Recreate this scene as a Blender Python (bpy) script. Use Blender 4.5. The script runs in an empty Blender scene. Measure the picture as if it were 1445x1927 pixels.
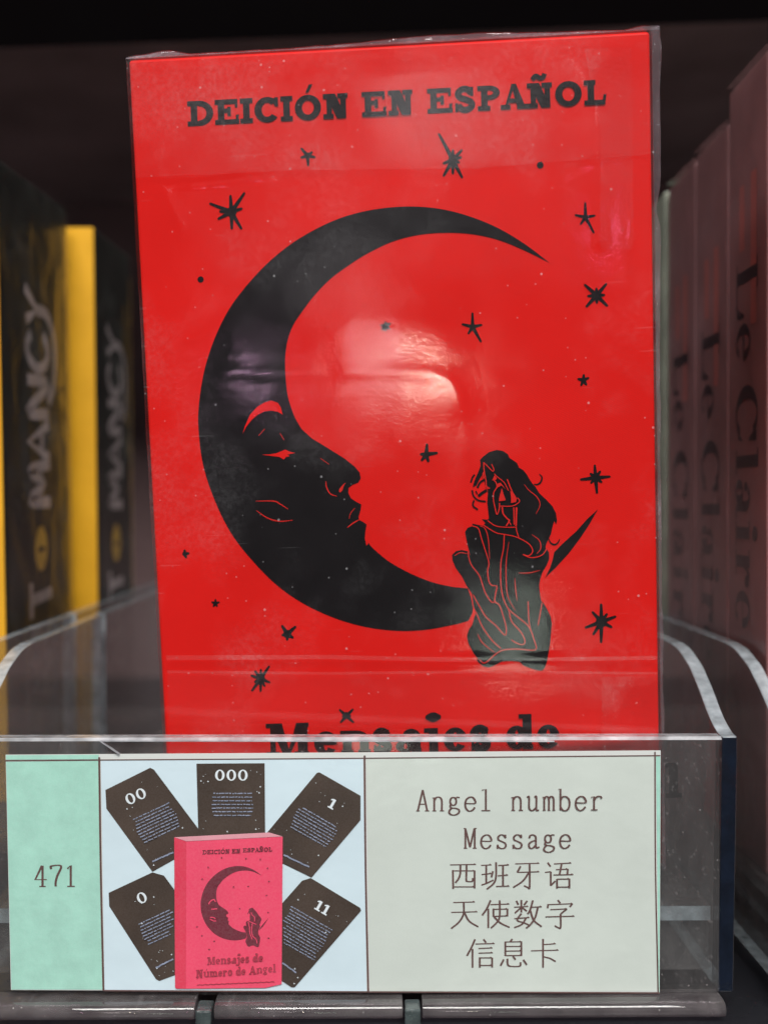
import bpy, math, random
from mathutils import Vector, Matrix, noise
from mathutils.geometry import tessellate_polygon

R = math.radians
random.seed(7)
sc = bpy.context.scene
C = sc.collection

# ------------------------------------------------------------------ camera
FPX = 2141.0                                    # focal length in photograph pixels (1445 x 1927)
YAW, PIT = R(.602), R(-.361)
CF = Vector((math.sin(YAW)*math.cos(PIT), math.cos(YAW)*math.cos(PIT), math.sin(PIT)))
CR = Vector((math.cos(YAW), -math.sin(YAW), 0))
CU = CR.cross(CF)
ZC = 72.0                                       # camera height over the shelf, mm
CAM = Vector((0, 0, ZC))
cd = bpy.data.cameras.new('camera')
cd.sensor_fit = 'VERTICAL'; cd.sensor_height = 36; cd.sensor_width = 27
cd.lens = 36*FPX/1927
cd.clip_start = .005; cd.clip_end = 20
cd.dof.use_dof = True; cd.dof.focus_distance = .159; cd.dof.aperture_fstop = 15
cam = bpy.data.objects.new('camera', cd); C.objects.link(cam)
cam.matrix_world = Matrix(((CR.x, CU.x, -CF.x, 0), (CR.y, CU.y, -CF.y, 0), (CR.z, CU.z, -CF.z, ZC*.001), (0, 0, 0, 1)))
sc.camera = cam

# ------------------------------------------------------------------ world, lamps, exposure
w = bpy.data.worlds.new('World'); sc.world = w; w.use_nodes = True
w.node_tree.nodes['Background'].inputs[0].default_value = (.86, .92, 1, 1)
w.node_tree.nodes['Background'].inputs[1].default_value = .07

def lamp(name, pos, target, sx, sy, power, col, shape='RECTANGLE'):
    l = bpy.data.lights.new(name, 'AREA'); l.shape = shape; l.size = sx; l.size_y = sy
    l.energy = power; l.color = col
    o = bpy.data.objects.new(name, l); C.objects.link(o)
    o.location = pos
    o.rotation_euler = (Vector(target)-Vector(pos)).to_track_quat('-Z', 'Y').to_euler()
    return o
TGT = (0, .165, .07)
# after an added fill panel, shop lamps across the aisle, behind the camera: they show as glints in the shrink film
lamp('veil_fill_lamp', (.12, -1.1, .24), TGT, 1.1, .24, .22, (1, .93, .95))  # added broad panel: veils the upper film and fills from the front
def spot(name, d, r, power, col): lamp(name, d, TGT, r*2, r*2, power, col, 'DISK')
spot('shop_lamp_white', (-0.166, -1.027, 0.036), .036, .11, (1, .90, .93))
spot('shop_lamp_warm', (-0.116, -1.031, 0.021), .016, .15, (1, .90, .74))
spot('shop_lamp_warm', (-0.091, -1.032, 0.016), .012, .09, (1, .88, .72))
spot('shop_lamp_pink', (-0.299, -1.003, 0.021), .012, .06, (1, .62, .88))
spot('shop_lamp_green', (0.002, -0.99, -0.286), .05, .11, (.86, 1, .86))
spot('shop_lamp_pink', (0.105, -1.035, 0.173), .012, .02, (1, .35, .72))
spot('shop_lamp_white', (-0.105, -1.019, 0.318), .05, .06, (1, .96, .98))
spot('shop_lamp_white', (-0.194, -1.024, 0.12), .05, .025, (1, .9, .92))
lamp('ceiling_panel_lamp', (.15, -.75, 1.15), TGT, 1.1, .5, 29.5, (1, .98, .955))
lamp('ceiling_strip_lamp', (-1.0, -.35, 1.0), TGT, .9, .12, 5, (1, .94, .98))

vs = sc.view_settings
vs.view_transform = 'Standard'; vs.look = 'None'; vs.gamma = 1; vs.exposure = 0; vs.use_curve_mapping = False
sc.cycles.use_denoising = True
sc.cycles.adaptive_threshold = .03
sc.cycles.transparent_max_bounces = 20
sc.cycles.max_bounces = 8
sc.cycles.glossy_bounces = 4
sc.cycles.sample_clamp_indirect = 6

# ------------------------------------------------------------------ helpers
S = .001
def lnk(o, parent=None):
    C.objects.link(o)
    if parent is not None: o.parent = parent
    return o
def mesh(name, verts, faces, mats, parent=None, idx=None, smooth=False):
    me = bpy.data.meshes.new(name)
    me.from_pydata([(x*S, y*S, z*S) for x, y, z in verts], [], faces)
    if not isinstance(mats, (list, tuple)): mats = [mats]
    for m in mats: me.materials.append(m)
    if idx: me.polygons.foreach_set('material_index', idx)
    if smooth: me.polygons.foreach_set('use_smooth', [True]*len(me.polygons))
    me.update()
    return lnk(bpy.data.objects.new(name, me), parent)
def tag(o, label=None, cat=None, group=None, kind=None):
    if label: o['label'] = label
    if cat: o['category'] = cat
    if group: o['group'] = group
    if kind: o['kind'] = kind
    return o
def empty(name, mat):
    o = bpy.data.objects.new(name, None); C.objects.link(o)
    o.empty_display_size = .02; o.matrix_world = mat
    return o
def frame(org, rx=None):                        # mm frame -> matrix
    m = Matrix.Translation(Vector(org)*S)
    return m @ rx.to_4x4() if rx is not None else m
def W(X, D, Y): return Vector((X, D, Y+ZC))     # camera-centred mm (right, depth, up) -> world mm

class Geo:                                      # boxes and prisms collected into one mesh
    def __init__(s): s.v = []; s.f = []; s.i = []
    def add(s, vs, fs, mi=0):
        n = len(s.v); s.v += [tuple(v) for v in vs]
        for f in fs: s.f.append([a+n for a in f]); s.i.append(mi)
    def box(s, x0, x1, y0, y1, z0, z1, mi=0, side=None, b=0):
        # side: dict face-> material index, b: chamfer
        q = [(x0, y0, z0), (x1, y0, z0), (x1, y1, z0), (x0, y1, z0), (x0, y0, z1), (x1, y0, z1), (x1, y1, z1), (x0, y1, z1)]
        F = {'b': (0, 3, 2, 1), 't': (4, 5, 6, 7), 'f': (0, 1, 5, 4), 'k': (2, 3, 7, 6), 'l': (3, 0, 4, 7), 'r': (1, 2, 6, 5)}
        n = len(s.v); s.v += q
        for k, f in F.items():
            s.f.append([a+n for a in f]); s.i.append((side or {}).get(k, mi))
    def prism_x(s, prof, x0, x1, mi=0, me=0):   # profile (y,z) closed polygon, extruded in x; caps mi, rim me
        n = len(s.v); k = len(prof)
        s.v += [(x0, y, z) for y, z in prof]+[(x1, y, z) for y, z in prof]
        s.f.append([n+a for a in range(k)]); s.i.append(mi)
        s.f.append([n+k+a for a in reversed(range(k))]); s.i.append(mi)
        for a in range(k):
            b = (a+1) % k; s.f.append([n+b, n+a, n+k+a, n+k+b]); s.i.append(me)
    def build(s, name, mats, parent=None, smooth=False, bevel=0):
        o = mesh(name, s.v, s.f, mats, parent, s.i, smooth)
        if bevel:
            m = o.modifiers.new('bevel', 'BEVEL'); m.width = bevel*S; m.segments = 3; m.limit_method = 'ANGLE'
            m.angle_limit = R(40); m.harden_normals = False
        return o

def smooth_pts(pts, n=6, closed=False):         # Catmull-Rom
    P = [Vector(p[:2]) for p in pts]
    if len(P) < 3: return [tuple(p) for p in P]
    out = []; k = len(P)
    for i in range(k if closed else k-1):
        p0 = P[(i-1) % k] if closed or i > 0 else P[0]*2-P[1]
        p1 = P[i]; p2 = P[(i+1) % k]
        p3 = P[(i+2) % k] if closed or i+2 < k else P[-1]*2-P[-2]
        for j in range(n):
            t = j/n
            q = .5*((2*p1)+(p2-p0)*t+(2*p0-5*p1+4*p2-p3)*t*t+(3*p1-p0-3*p2+p3)*t**3)
            out.append((q.x, q.y))
    if not closed: out.append(tuple(P[-1]))
    return out

class Print:
    """Flat print on a face: shapes in face millimetres (x, z), laid y = -off in front of it."""
    def __init__(s, fn=None, off=.05, step=.003): s.v = []; s.f = []; s.fn = fn or (lambda x, y: (x, y)); s.off = off; s.step = step; s.k = 0
    def _lev(s):
        y = -s.off-s.step*(s.k % 40); s.k += 1; return y
    def poly(s, pts, holes=(), raw=False):
        y = s._lev(); rings = [pts]+list(holes)
        R2 = [[(p if raw else s.fn(*p)) for p in r] for r in rings]
        V = [[Vector((a, b, 0)) for a, b in r] for r in R2]
        tris = tessellate_polygon(V)
        n = len(s.v); flat = [p for r in R2 for p in r]
        s.v += [(a, y, b) for a, b in flat]
        for t in tris:
            a, b, c = [flat[i] for i in t]
            ar = (b[0]-a[0])*(c[1]-a[1])-(b[1]-a[1])*(c[0]-a[0])
            s.f.append([n+i for i in (t if ar > 0 else t[::-1])])
    def stroke(s, pts, wd, sm=4, taper=False, raw=False):
        P = smooth_pts(pts, sm) if sm and len(pts) > 2 else list(pts)
        P = [Vector(p if raw else s.fn(*p)) for p in P]
        y = s._lev(); n = len(s.v); m = len(P)
        for i, p in enumerate(P):
            d = (P[min(i+1, m-1)]-P[max(i-1, 0)])
            if d.length < 1e-9: d = Vector((1, 0))
            d.normalize(); nn = Vector((-d.y, d.x))
            h = wd/2 if not callable(wd) else wd(d)/2
            if taper: h *= (.35+.65*math.sin(math.pi*min(1, max(0, (i+.6)/(m+.2)))))
            a = p+nn*h; b = p-nn*h
            s.v += [(a.x, y, a.y), (b.x, y, b.y)]
        for i in range(m-1):
            s.f.append([n+2*i+1, n+2*i+3, n+2*i+2, n+2*i])
    def build(s, name, mat, parent): return mesh(name, s.v, s.f, mat, parent)
def BPrint(fn, off=.05): return Print(fn, BT/2+off)      # print on the front of the deck box

# ------------------------------------------------------------------ materials
def newmat(name):
    m = bpy.data.materials.new(name); m.use_nodes = True
    nt = m.node_tree; nt.nodes.clear()
    out = nt.nodes.new('ShaderNodeOutputMaterial')
    return m, nt, out
class N:
    def __init__(s, nt): s.nt = nt; s.tc = None
    def n(s, t, **k):
        o = s.nt.nodes.new('ShaderNode'+t)
        for a, b in k.items(): setattr(o, a, b)
        return o
    def l(s, a, b): s.nt.links.new(a, b)
    def co(s, scale=1000, rot=(0, 0, 0), loc=(0, 0, 0), sc3=None):
        if s.tc is None: s.tc = s.n('TexCoord')
        m = s.n('Mapping'); m.inputs['Scale'].default_value = sc3 or (scale,)*3
        m.inputs['Rotation'].default_value = rot; m.inputs['Location'].default_value = loc
        s.l(s.tc.outputs['Object'], m.inputs[0]); return m.outputs[0]
    def noise(s, vec, scale=1, det=3, rough=.55, dist=0):
        t = s.n('TexNoise'); t.inputs['Scale'].default_value = scale; t.inputs['Detail'].default_value = det
        t.inputs['Roughness'].default_value = rough; t.inputs['Distortion'].default_value = dist
        s.l(vec, t.inputs['Vector']); return t.outputs['Fac']
    def ramp(s, v, a, b, lo=0, hi=1):
        m = s.n('MapRange'); m.inputs[1].default_value = a; m.inputs[2].default_value = b
        m.inputs[3].default_value = lo; m.inputs[4].default_value = hi; m.clamp = True
        s.l(v, m.inputs[0]); return m.outputs[0]
    def math(s, op, a, b):
        m = s.n('Math', operation=op)
        for i, x in enumerate((a, b)):
            if isinstance(x, (int, float)): m.inputs[i].default_value = x
            else: s.l(x, m.inputs[i])
        return m.outputs[0]
    def mixc(s, f, a, b):
        m = s.n('Mix', data_type='RGBA')
        if isinstance(f, (int, float)): m.inputs[0].default_value = f
        else: s.l(f, m.inputs[0])
        for i, x in ((6, a), (7, b)):
            if isinstance(x, (tuple, list)): m.inputs[i].default_value = (*x[:3], 1)
            else: s.l(x, m.inputs[i])
        return m.outputs[2]
    def mixs(s, f, a, b):
        m = s.n('MixShader')
        if isinstance(f, (int, float)): m.inputs[0].default_value = f
        else: s.l(f, m.inputs[0])
        s.l(a, m.inputs[1]); s.l(b, m.inputs[2]); return m.outputs[0]
    def bump(s, h, strength, dist):
        b = s.n('Bump'); b.inputs['Strength'].default_value = strength; b.inputs['Distance'].default_value = dist
        s.l(h, b.inputs['Height']); return b.outputs[0]
    def thin_fresnel(s, ior):                    # the same on both sides of a thin sheet
        ge = s.n('NewGeometry'); fr = s.n('Fresnel')
        s.l(s.ramp(ge.outputs['Backfacing'], 0, 1, ior, 1/ior), fr.inputs[0])
        return fr
    def specks(s, scale, r, keep, loc=(0, 0, 0)):
        v = s.n('TexVoronoi'); v.inputs['Scale'].default_value = scale
        s.l(s.co(1000, loc=loc), v.inputs['Vector'])
        d = s.ramp(v.outputs['Distance'], r, r*.55)
        sep = s.n('SeparateColor'); s.l(v.outputs['Color'], sep.inputs[0])
        return s.math('MULTIPLY', d, s.math('LESS_THAN', sep.outputs[0], keep))
    def scratches(s, rot, loc, thr, sx=(.12, 3, 3)):
        # thin long marks: stretched noise
        v = s.co(sc3=(1000*sx[0], 1000*sx[1], 1000*sx[2]), rot=rot, loc=loc)
        return s.ramp(s.noise(v, 1, 1.5, .4), thr, thr+.03)

def pbr(name, col, rough=.5, spec=.5, coat=0, coat_r=.1, var=.12, vscale=.12, grain=.06, metal=0, bump=0, bscale=3, weave=0):
    m, nt, out = newmat(name); k = N(nt)
    p = k.n('BsdfPrincipled')
    v = k.noise(k.co(1000), vscale, 4)
    g = k.noise(k.co(1000), 4.5, 2)
    c = k.mixc(k.ramp(v, .3, .7), [x*(1-var) for x in col], [min(1, x*(1+var)) for x in col])
    c = k.mixc(k.ramp(g, .3, .7, 0, 1), c, k.mixc(grain, c, (1, 1, 1)) if grain > 0 else c)
    if weave:
        wv = k.n('TexWave', wave_type='BANDS', bands_direction='X'); wv.inputs['Scale'].default_value = 1.1
        wv.inputs['Distortion'].default_value = .6
        k.l(k.co(1000, rot=(0, R(62), 0)), wv.inputs['Vector'])
        c = k.mixc(k.math('MULTIPLY', wv.outputs['Fac'], weave), c, [x*.6 for x in col])
    k.l(c, p.inputs['Base Color'])
    k.l(k.ramp(v, .3, .7, rough*.85, rough*1.15), p.inputs['Roughness'])
    p.inputs['Specular IOR Level'].default_value = spec
    p.inputs['Metallic'].default_value = metal
    p.inputs['Coat Weight'].default_value = coat; p.inputs['Coat Roughness'].default_value = coat_r
    if bump:
        b = k.bump(k.noise(k.co(1000), bscale, 3), bump, .0004)
        k.l(b, p.inputs['Normal'])
        k.l(b, p.inputs['Coat Normal'])
    k.l(p.outputs[0], out.inputs[0])
    return m

def film_mat(name, haze=.10, speck=1.0, rough=.07, crinkle=.35, veil=(.8, .8, .82), scr=1.0, fres=1.0, base=0):
    m, nt, out = newmat(name); k = N(nt)
    tr = k.n('BsdfTransparent'); gl = k.n('BsdfGlossy'); df = k.n('BsdfDiffuse')
    df.inputs[0].default_value = (*veil, 1)
    c1 = k.co(1000)
    h = k.noise(c1, 1.5, 3, .6)
    b = k.bump(h, crinkle, .00012)
    k.l(b, gl.inputs['Normal'])
    patch = k.noise(k.co(1000, loc=(9, 3, 5)), .05, 3, .6)
    k.l(k.ramp(patch, .35, .7, rough*.6, rough*2.0), gl.inputs['Roughness'])
    fr = k.thin_fresnel(1.5)
    s1 = k.mixs(k.math('MULTIPLY', fr.outputs[0], fres), tr.outputs[0], gl.outputs[0])
    # dust, rub marks and milky patches on the film
    sp = k.math('MAXIMUM', k.specks(.34, .075, .34), k.math('MULTIPLY', k.specks(.75, .12, .22, (31, 7, 3)), .6))
    area = k.ramp(patch, .5, .68)
    tot = k.math('ADD', k.math('MULTIPLY', k.math('MULTIPLY', area, k.ramp(h, .4, .75, .2, 1)), haze), k.math('MULTIPLY', sp, .55*speck))
    if scr:
        a1 = k.scratches((0, R(13), 0), (3, 1, 7), .745, (.10, 3, 2.2))
        a3 = k.scratches((0, R(52), 0), (23, 5, 9), .765, (.13, 3, 2.6))
        scm = k.math('MAXIMUM', a1, a3)
        scm = k.math('MULTIPLY', scm, k.ramp(patch, .4, .6, .15, 1))
        tot = k.math('ADD', tot, k.math('MULTIPLY', scm, .15*scr))
    tot = k.math('MINIMUM', k.math('ADD', tot, base), .7)
    k.l(k.mixs(tot, s1, df.outputs[0]), out.inputs[0])
    return m

def clear_mat(name, tint=(.95, .965, .965), dust=.05, rough=.03, bump=.02, ior=1.49, spk=1.0):
    m, nt, out = newmat(name); k = N(nt)
    tr = k.n('BsdfTransparent'); gl = k.n('BsdfGlossy'); df = k.n('BsdfDiffuse')
    tr.inputs[0].default_value = (*tint, 1)
    df.inputs[0].default_value = (.56, .52, .515, 1)
    gl.inputs['Roughness'].default_value = rough
    fr = k.thin_fresnel(ior)
    b = k.bump(k.noise(k.co(1000), .25, 3), bump*10, .0004)
    k.l(b, gl.inputs['Normal'])
    s1 = k.mixs(fr.outputs[0], tr.outputs[0], gl.outputs[0])
    a = k.ramp(k.noise(k.co(sc3=(220, 220, 70)), 1, 5, .65), .3, .75, .25, 1)
    sp = k.math('MULTIPLY', k.specks(.8, .12, .22, (3, 4, 5)), .35*spk)
    x = k.scratches((R(14), 0, R(9)), (3, 1, 7), .68, (1.5, .1, 1.5))
    t = k.math('ADD', k.math('MULTIPLY', a, dust), k.math('ADD', sp, k.math('MULTIPLY', x, .06)))
    k.l(k.mixs(t, s1, df.outputs[0]), out.inputs[0])
    return m

def edge_mat(name, col, alpha=.75, rough=.15, bump=.25):
    m, nt, out = newmat(name); k = N(nt)
    tr = k.n('BsdfTransparent'); p = k.n('BsdfPrincipled')
    tr.inputs[0].default_value = (.8, .85, .92, 1)
    v = k.noise(k.co(1000), .35, 4)
    k.l(k.mixc(k.ramp(v, .3, .7), [c*.7 for c in col], [c*1.3 for c in col]), p.inputs['Base Color'])
    p.inputs['Roughness'].default_value = rough
    p.inputs['Coat Weight'].default_value = .6; p.inputs['Coat Roughness'].default_value = .06
    b = k.bump(k.noise(k.co(1000), .9, 3), bump, .0005); k.l(b, p.inputs['Normal'])
    k.l(k.mixs(k.ramp(v, .25, .75, alpha-.12, alpha+.12), tr.outputs[0], p.outputs[0]), out.inputs[0])
    return m

M = {}
M['red'] = pbr('red_printed_card', (.76, .013, .010), .40, .10, 0, .25, .06, .05, 0, weave=.18)
M['red_print'] = pbr('red_print_line', (.66, .022, .018), .4, .1, 0, .22, .06, .1, 0)
M['ink'] = pbr('black_ink', (.011, .009, .010), .40, .10, 0, .2, .15, .2, 0)
M['film'] = film_mat('shrink_film', .05, .45, .085, .06, scr=.3)
M['film_edge'] = film_mat('shrink_film_edge', .09, .5, .06, .8, (.7, .68, .72), 0)
M['film_crinkle'] = film_mat('crinkled_film', .30, .3, .07, .8, (.36, .38, .36), 0, .6, .025)  # grey-green haze paints reflections in the wrinkled wrap
M['film_seam'] = film_mat('shrink_film_seam', .35, .4, .06, 1.4, (.66, .58, .64), 0, 1.8, .07)
M['film_flap'] = film_mat('shrink_film_flap', .05, .4, .09, .06, (.85, .75, .75), 0, .6, .008)
M['film_weld'] = film_mat('shrink_film_weld', .12, 0, .12, .5, (.85, .75, .75), 0, 1.0, .03)
M['film_fold'] = film_mat('shrink_film_fold', .14, 0, .09, .3, (.85, .75, .75), 0)
M['clear'] = clear_mat('clear_tray_plastic', (.96, .97, .97), .05, .02, .002)
M['sleeve'] = clear_mat('clear_label_sleeve', (.93, .94, .94), .07, .05, .004)
M['clear_wall'] = clear_mat('clear_tray_wall', (.92, .935, .935), .12, .04, .006)
M['edge'] = edge_mat('plastic_edge_grey', (.40, .45, .48), .76)
M['edge_dark'] = edge_mat('plastic_edge_navy', (.006, .010, .021), .95, .12)  # navy stands for the dark refraction in thick clear ends
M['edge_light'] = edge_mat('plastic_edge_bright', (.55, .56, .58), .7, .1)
M['rail'] = clear_mat('plastic_rail', (.80, .74, .78), .16, .05, .004, 1.7)
M['clip'] = edge_mat('plastic_clip', (.07, .09, .09), .8, .2)
M['paper'] = pbr('label_paper', (.74, .77, .74), .5, .4, .35, .12, .03, .05, .03, bump=.05, bscale=.4)
M['cell_green'] = pbr('label_green', (.385, .73, .60), .55, .35, .35, .14, .08, .30, .10, bump=.2, bscale=.3)
M['cell_blue'] = pbr('label_pale_blue', (.69, .85, .92), .5, .35, .4, .12, .04, .06, .04, bump=.3, bscale=.15)
M['cell_grey'] = pbr('label_grey_green', (.655, .725, .665), .5, .35, .45, .12, .05, .07, .05, bump=.35, bscale=.13)
M['brown_ink'] = pbr('brown_ink', (.115, .052, .046), .5, .4, .2, .16, .15, .5, .05)
M['card_ink'] = pbr('dark_brown_print', (.064, .044, .033), .45, .4, .2, .16, .25, .10, .02)
M['pink'] = pbr('pink_print', (.92, .075, .16), .5, .4, .2, .16, .05, .1, .04)
M['pink_dark'] = pbr('dark_pink_print', (.78, .045, .10), .5, .4, .2, .16, .05, .1, .04)
M['pink_pale'] = pbr('pale_pink_print', (.80, .36, .42), .5, .4, .2, .16, .05, .3, .04)
M['wine'] = pbr('wine_print', (.17, .022, .040), .5, .4, .2, .16, .12, .4, .04)
M['wine_soft'] = pbr('soft_wine_print', (.42, .035, .07), .5, .4, .2, .16, .12, .4, .04)
M['white_ink'] = pbr('white_print', (.78, .86, .90), .5, .4, .2, .16, .05)
M['blue_ink'] = pbr('pale_blue_print', (.25, .29, .40), .5, .4, .2, .16, .3, 1.2)
M['mauve'] = pbr('dusty_mauve_card', (.33, .145, .145), .4, .4, .3, .15, .18, .06, .05, bump=.15, bscale=.5)
M['mauve_red'] = pbr('red_reflection_paint', (.52, .14, .12), .4, .5, .4, .15, .15)
M['plum_ink'] = pbr('plum_ink', (.028, .006, .011), .4, .5, .4, .15, .2)
M['black_card'] = pbr('black_printed_card', (.020, .020, .017), .5, .12, 0, .06, .6, .12, .02, bump=.22, bscale=.22)
M['yellow'] = pbr('yellow_printed_card', (.92, .46, .012), .4, .5, .5, .15, .12, .06, .02)
M['ochre'] = pbr('ochre_print_reflection', (.40, .22, .02), .4, .5, .5, .15, .3, .1)
M['eye_yellow'] = pbr('eye_yellow_print', (.72, .42, .02), .4, .3, 0, .15, .2, .1)
M['grey_ink'] = pbr('mauve_grey_print', (.52, .44, .44), .4, .3, .1, .15, .3, .12)
M['pale_card'] = pbr('pale_green_card', (.30, .33, .25), .5, .4, .4, .2, .3, .08)
M['shelf'] = pbr('shelf_laminate', (.012, .013, .017), .3, .5, .2, .1, .2, .03, .01)
M['back'] = pbr('shelf_back_board', (.17, .105, .105), .7, .2, 0, .2, .25, .01, .01)
M['roof'] = pbr('upper_shelf_board', (.0015, .001, .0012), .9, .02, 0, .2, .2, .02, 0)

# ------------------------------------------------------------------ setting
def struct(name, g, m): return tag(g.build(name, m), kind='structure')
g = Geo(); g.box(-420, 420, 155.5, 480, -30+ZC-ZC, -.6); struct('shelf', g, M['shelf'])
g = Geo(); g.box(-420, 420, 480, 490, -30, 420); struct('back_wall', g, M['back'])
M['under'] = pbr('shelf_underside', (.33, .23, .225), .8, .1, 0, .2, .25, .02, 0)
g = Geo(); g.box(-420, 420, 0, 160, 0, 170, 0, {'b': 1})
o = struct('upper_shelf', g, [M['roof'], M['under']])
o.location = W(0, 318, 131)*S; o.rotation_euler = (0, R(-2.25), 0)

# ------------------------------------------------------------------ red deck box: pose
TILT, BYAW, BROLL = R(5.019), R(-4.086), R(-1.710)
BR = Matrix.Rotation(BYAW, 3, 'Z') @ Matrix.Rotation(TILT, 3, 'X') @ Matrix.Rotation(BROLL, 3, 'Y')
BW, BH, BT = 72.0, 118.0, 24.0
top_mid = W(1.8355, 157.3615, 63.3514)          # middle of the front top edge
b_org = top_mid + BR @ Vector((0, BT/2, -BH))   # bottom centre of the box
def ray(px, py): return (CF + CR*((px-722.5)/FPX) - CU*((py-963.5)/FPX))
def on_plane(px, py, org, rot, yoff):           # photograph pixel -> (x, z) on the face y = yoff of a thing
    d = rot.transposed() @ ray(px, py); c = rot.transposed() @ (CAM-org)
    t = (yoff-c.y)/d.y; p = c+d*t
    return (p.x, p.z)
def bx(px, py): return on_plane(px, py, b_org, BR, -BT/2)

deck = empty('deck_box', frame(b_org, BR))
tag(deck, 'bright red shrink-wrapped deck box with black crescent moon, standing in clear tray', 'card deck')
# carton: lid face and body
g = Geo(); g.box(-BW/2, BW/2, -BT/2, BT/2, 0, BH)
g.build('carton', M['red'], deck, bevel=.45)

# --- lettering -----------------------------------------------------
def ring(cx, cy, rx, ry, tx, ty, a0=0, a1=360, n=28):
    A = [R(a0+(a1-a0)*i/n) for i in range(n+1)]
    o = [(cx+rx*math.cos(a), cy+ry*math.sin(a)) for a in A]
    i = [(cx+(rx-tx)*math.cos(a), cy+(ry-ty)*math.sin(a)) for a in A]
    return ('ring', o, i)
def rc(x0, y0, x1, y1): return ('poly', [(x0, y0), (x1, y0), (x1, y1), (x0, y1)])
def pl(*p): return ('poly', list(p))
def stx(w, *p): return ('str', list(p), w)
def slab(ch, w, h, s, t):
    """Bold slab-serif glyph, w wide, h high, stem s, serif t; origin at left of the baseline."""
    x = .72*h                                    # x-height
    if ch == 'D': return [rc(.13*w, 0, .13*w+s, h), rc(0, 0, .5*w, t), rc(0, h-t, .5*w, h), ring(.45*w, h/2, .55*w, h/2, s*1.05, t*1.1, -90, 90)]
    if ch == 'E': return [rc(.12*w, 0, .12*w+s, h), rc(0, 0, w, t), rc(0, h-t, .94*w, h), rc(.12*w, h*.46, .62*w, h*.46+t*.9),
                          pl((.80*w, h), (.94*w, h), (.94*w, h*.66), (.84*w, h*.66)), pl((.86*w, 0), (.93*w, 0), (w, h*.38), (.86*w, h*.36)),
                          pl((.52*w, h*.33), (.66*w, h*.33), (.66*w, h*.70), (.52*w, h*.70))]
    if ch == 'I': return [rc(w/2-s/2, 0, w/2+s/2, h), rc(0, 0, w, t), rc(0, h-t, w, h)]
    if ch == 'C': return [ring(.52*w, h/2, .52*w, h/2+.5, s*1.1, t*1.15, 42, 322), pl((.83*w, h*.98), (.97*w, h*.98), (.97*w, h*.60), (.84*w, h*.62), (.74*w, h*.82))]
    if ch in 'OÓo':
        hh = h if ch != 'o' else x
        r = [ring(w/2, hh/2, w/2, hh/2+.5, s*1.1, t*1.15)]
        if ch == 'Ó': r.append(pl((w*.42, h*1.10), (w*.53, h*1.10), (w*.70, h*1.42), (w*.56, h*1.42)))
        return r
    if ch in 'NÑ':
        r = [rc(.14*w, 0, .14*w+s*.8, h), rc(.70*w, 0, .70*w+s*.85, h), pl((.10*w, h), (.10*w+s*1.5, h), (.70*w+s*.85, 0), (.70*w-s*.55, 0)),
             rc(0, 0, .42*w, t), rc(0, h-t, .36*w, h), rc(.58*w, h-t, w, h)]
        if ch == 'Ñ': r.append(stx(t*.95, (w*.22, h*1.14), (w*.36, h*1.28), (w*.52, h*1.20), (w*.66, h*1.22), (w*.72, h*1.36)))
        return r
    if ch in 'Ss':
        hh = h if ch == 'S' else x
        return [stx(s*.95, (.80*w, hh*.74), (.62*w, hh*.90), (.38*w, hh*.90), (.20*w, hh*.74), (.30*w, hh*.58), (.55*w, hh*.49), (.78*w, hh*.38), (.82*w, hh*.22), (.62*w, hh*.09), (.38*w, hh*.10), (.20*w, hh*.28)),
                rc(.74*w, hh*.62, .90*w, hh*.99), rc(.06*w, 0, .20*w, hh*.36)]
    if ch == 'P': return [rc(.16*w, 0, .16*w+s, h), rc(0, 0, .56*w, t), rc(0, h-t, .55*w, h), ring(.5*w, h*.71, .5*w, h*.29, s, t, -90, 90), rc(.16*w, h*.42, .5*w, h*.42+t)]
    if ch == 'A': return [pl((.40*w, h*1.02), (.58*w, h*1.02), (.94*w, 0), (.94*w-s*1.3, 0)), pl((.42*w, h*1.02), (.54*w, h*1.02), (.22*w, 0), (.12*w, 0)),
                          rc(.25*w, h*.26, .72*w, h*.26+t*.9), rc(0, 0, .36*w, t), rc(.60*w, 0, w, t)]
    if ch == 'L': return [rc(.16*w, 0, .16*w+s, h), rc(0, 0, .94*w, t), rc(0, h-t, .52*w, h), pl((.80*w, 0), (.93*w, 0), (w, h*.42), (.86*w, h*.40))]
    if ch == 'M': return [rc(.10*w, 0, .10*w+s*.6, h), rc(.74*w, 0, .74*w+s*1.1, h), pl((.08*w, h), (.08*w+s*1.4, h), (.50*w+s*.25, h*.1), (.50*w-s*.4, 0)),
                          pl((.90*w, h), (.90*w-s*.9, h), (.48*w, h*.0), (.52*w+s*.2, h*.06)), rc(0, 0, .30*w, t), rc(.66*w, 0, w, t), rc(0, h-t, .26*w, h), rc(.78*w, h-t, w, h)]
    if ch == 'e': return [ring(w/2, x/2, w/2, x/2, s*1.05, t, 8, 325), rc(.2*w, x*.42, .97*w, x*.42+t*.8)]
    if ch in 'nmr':
        k = {'n': 2, 'm': 3, 'r': 1}[ch]; r = [rc(0, x-t, .12*w+s, x)]
        xs = [.08*w] if k == 1 else [.08*w+(w*.86-s)*i/(k-1) for i in range(k)]
        for i, a in enumerate(xs):
            r += [rc(a, 0, a+s, x*.95 if i == 0 else x*.62), rc(a-.06*w, 0, a+s+.06*w, t)]
            if i < k-1: b = xs[i+1]; r.append(ring((a+b+s)/2, x*.62, (b+s-a)/2, x*.38, s, t*1.1, 0, 160))
        if k == 1: r.append(ring(.66*w, x*.62, .34*w, x*.38, s, t*1.2, 20, 170))
        return r
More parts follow.
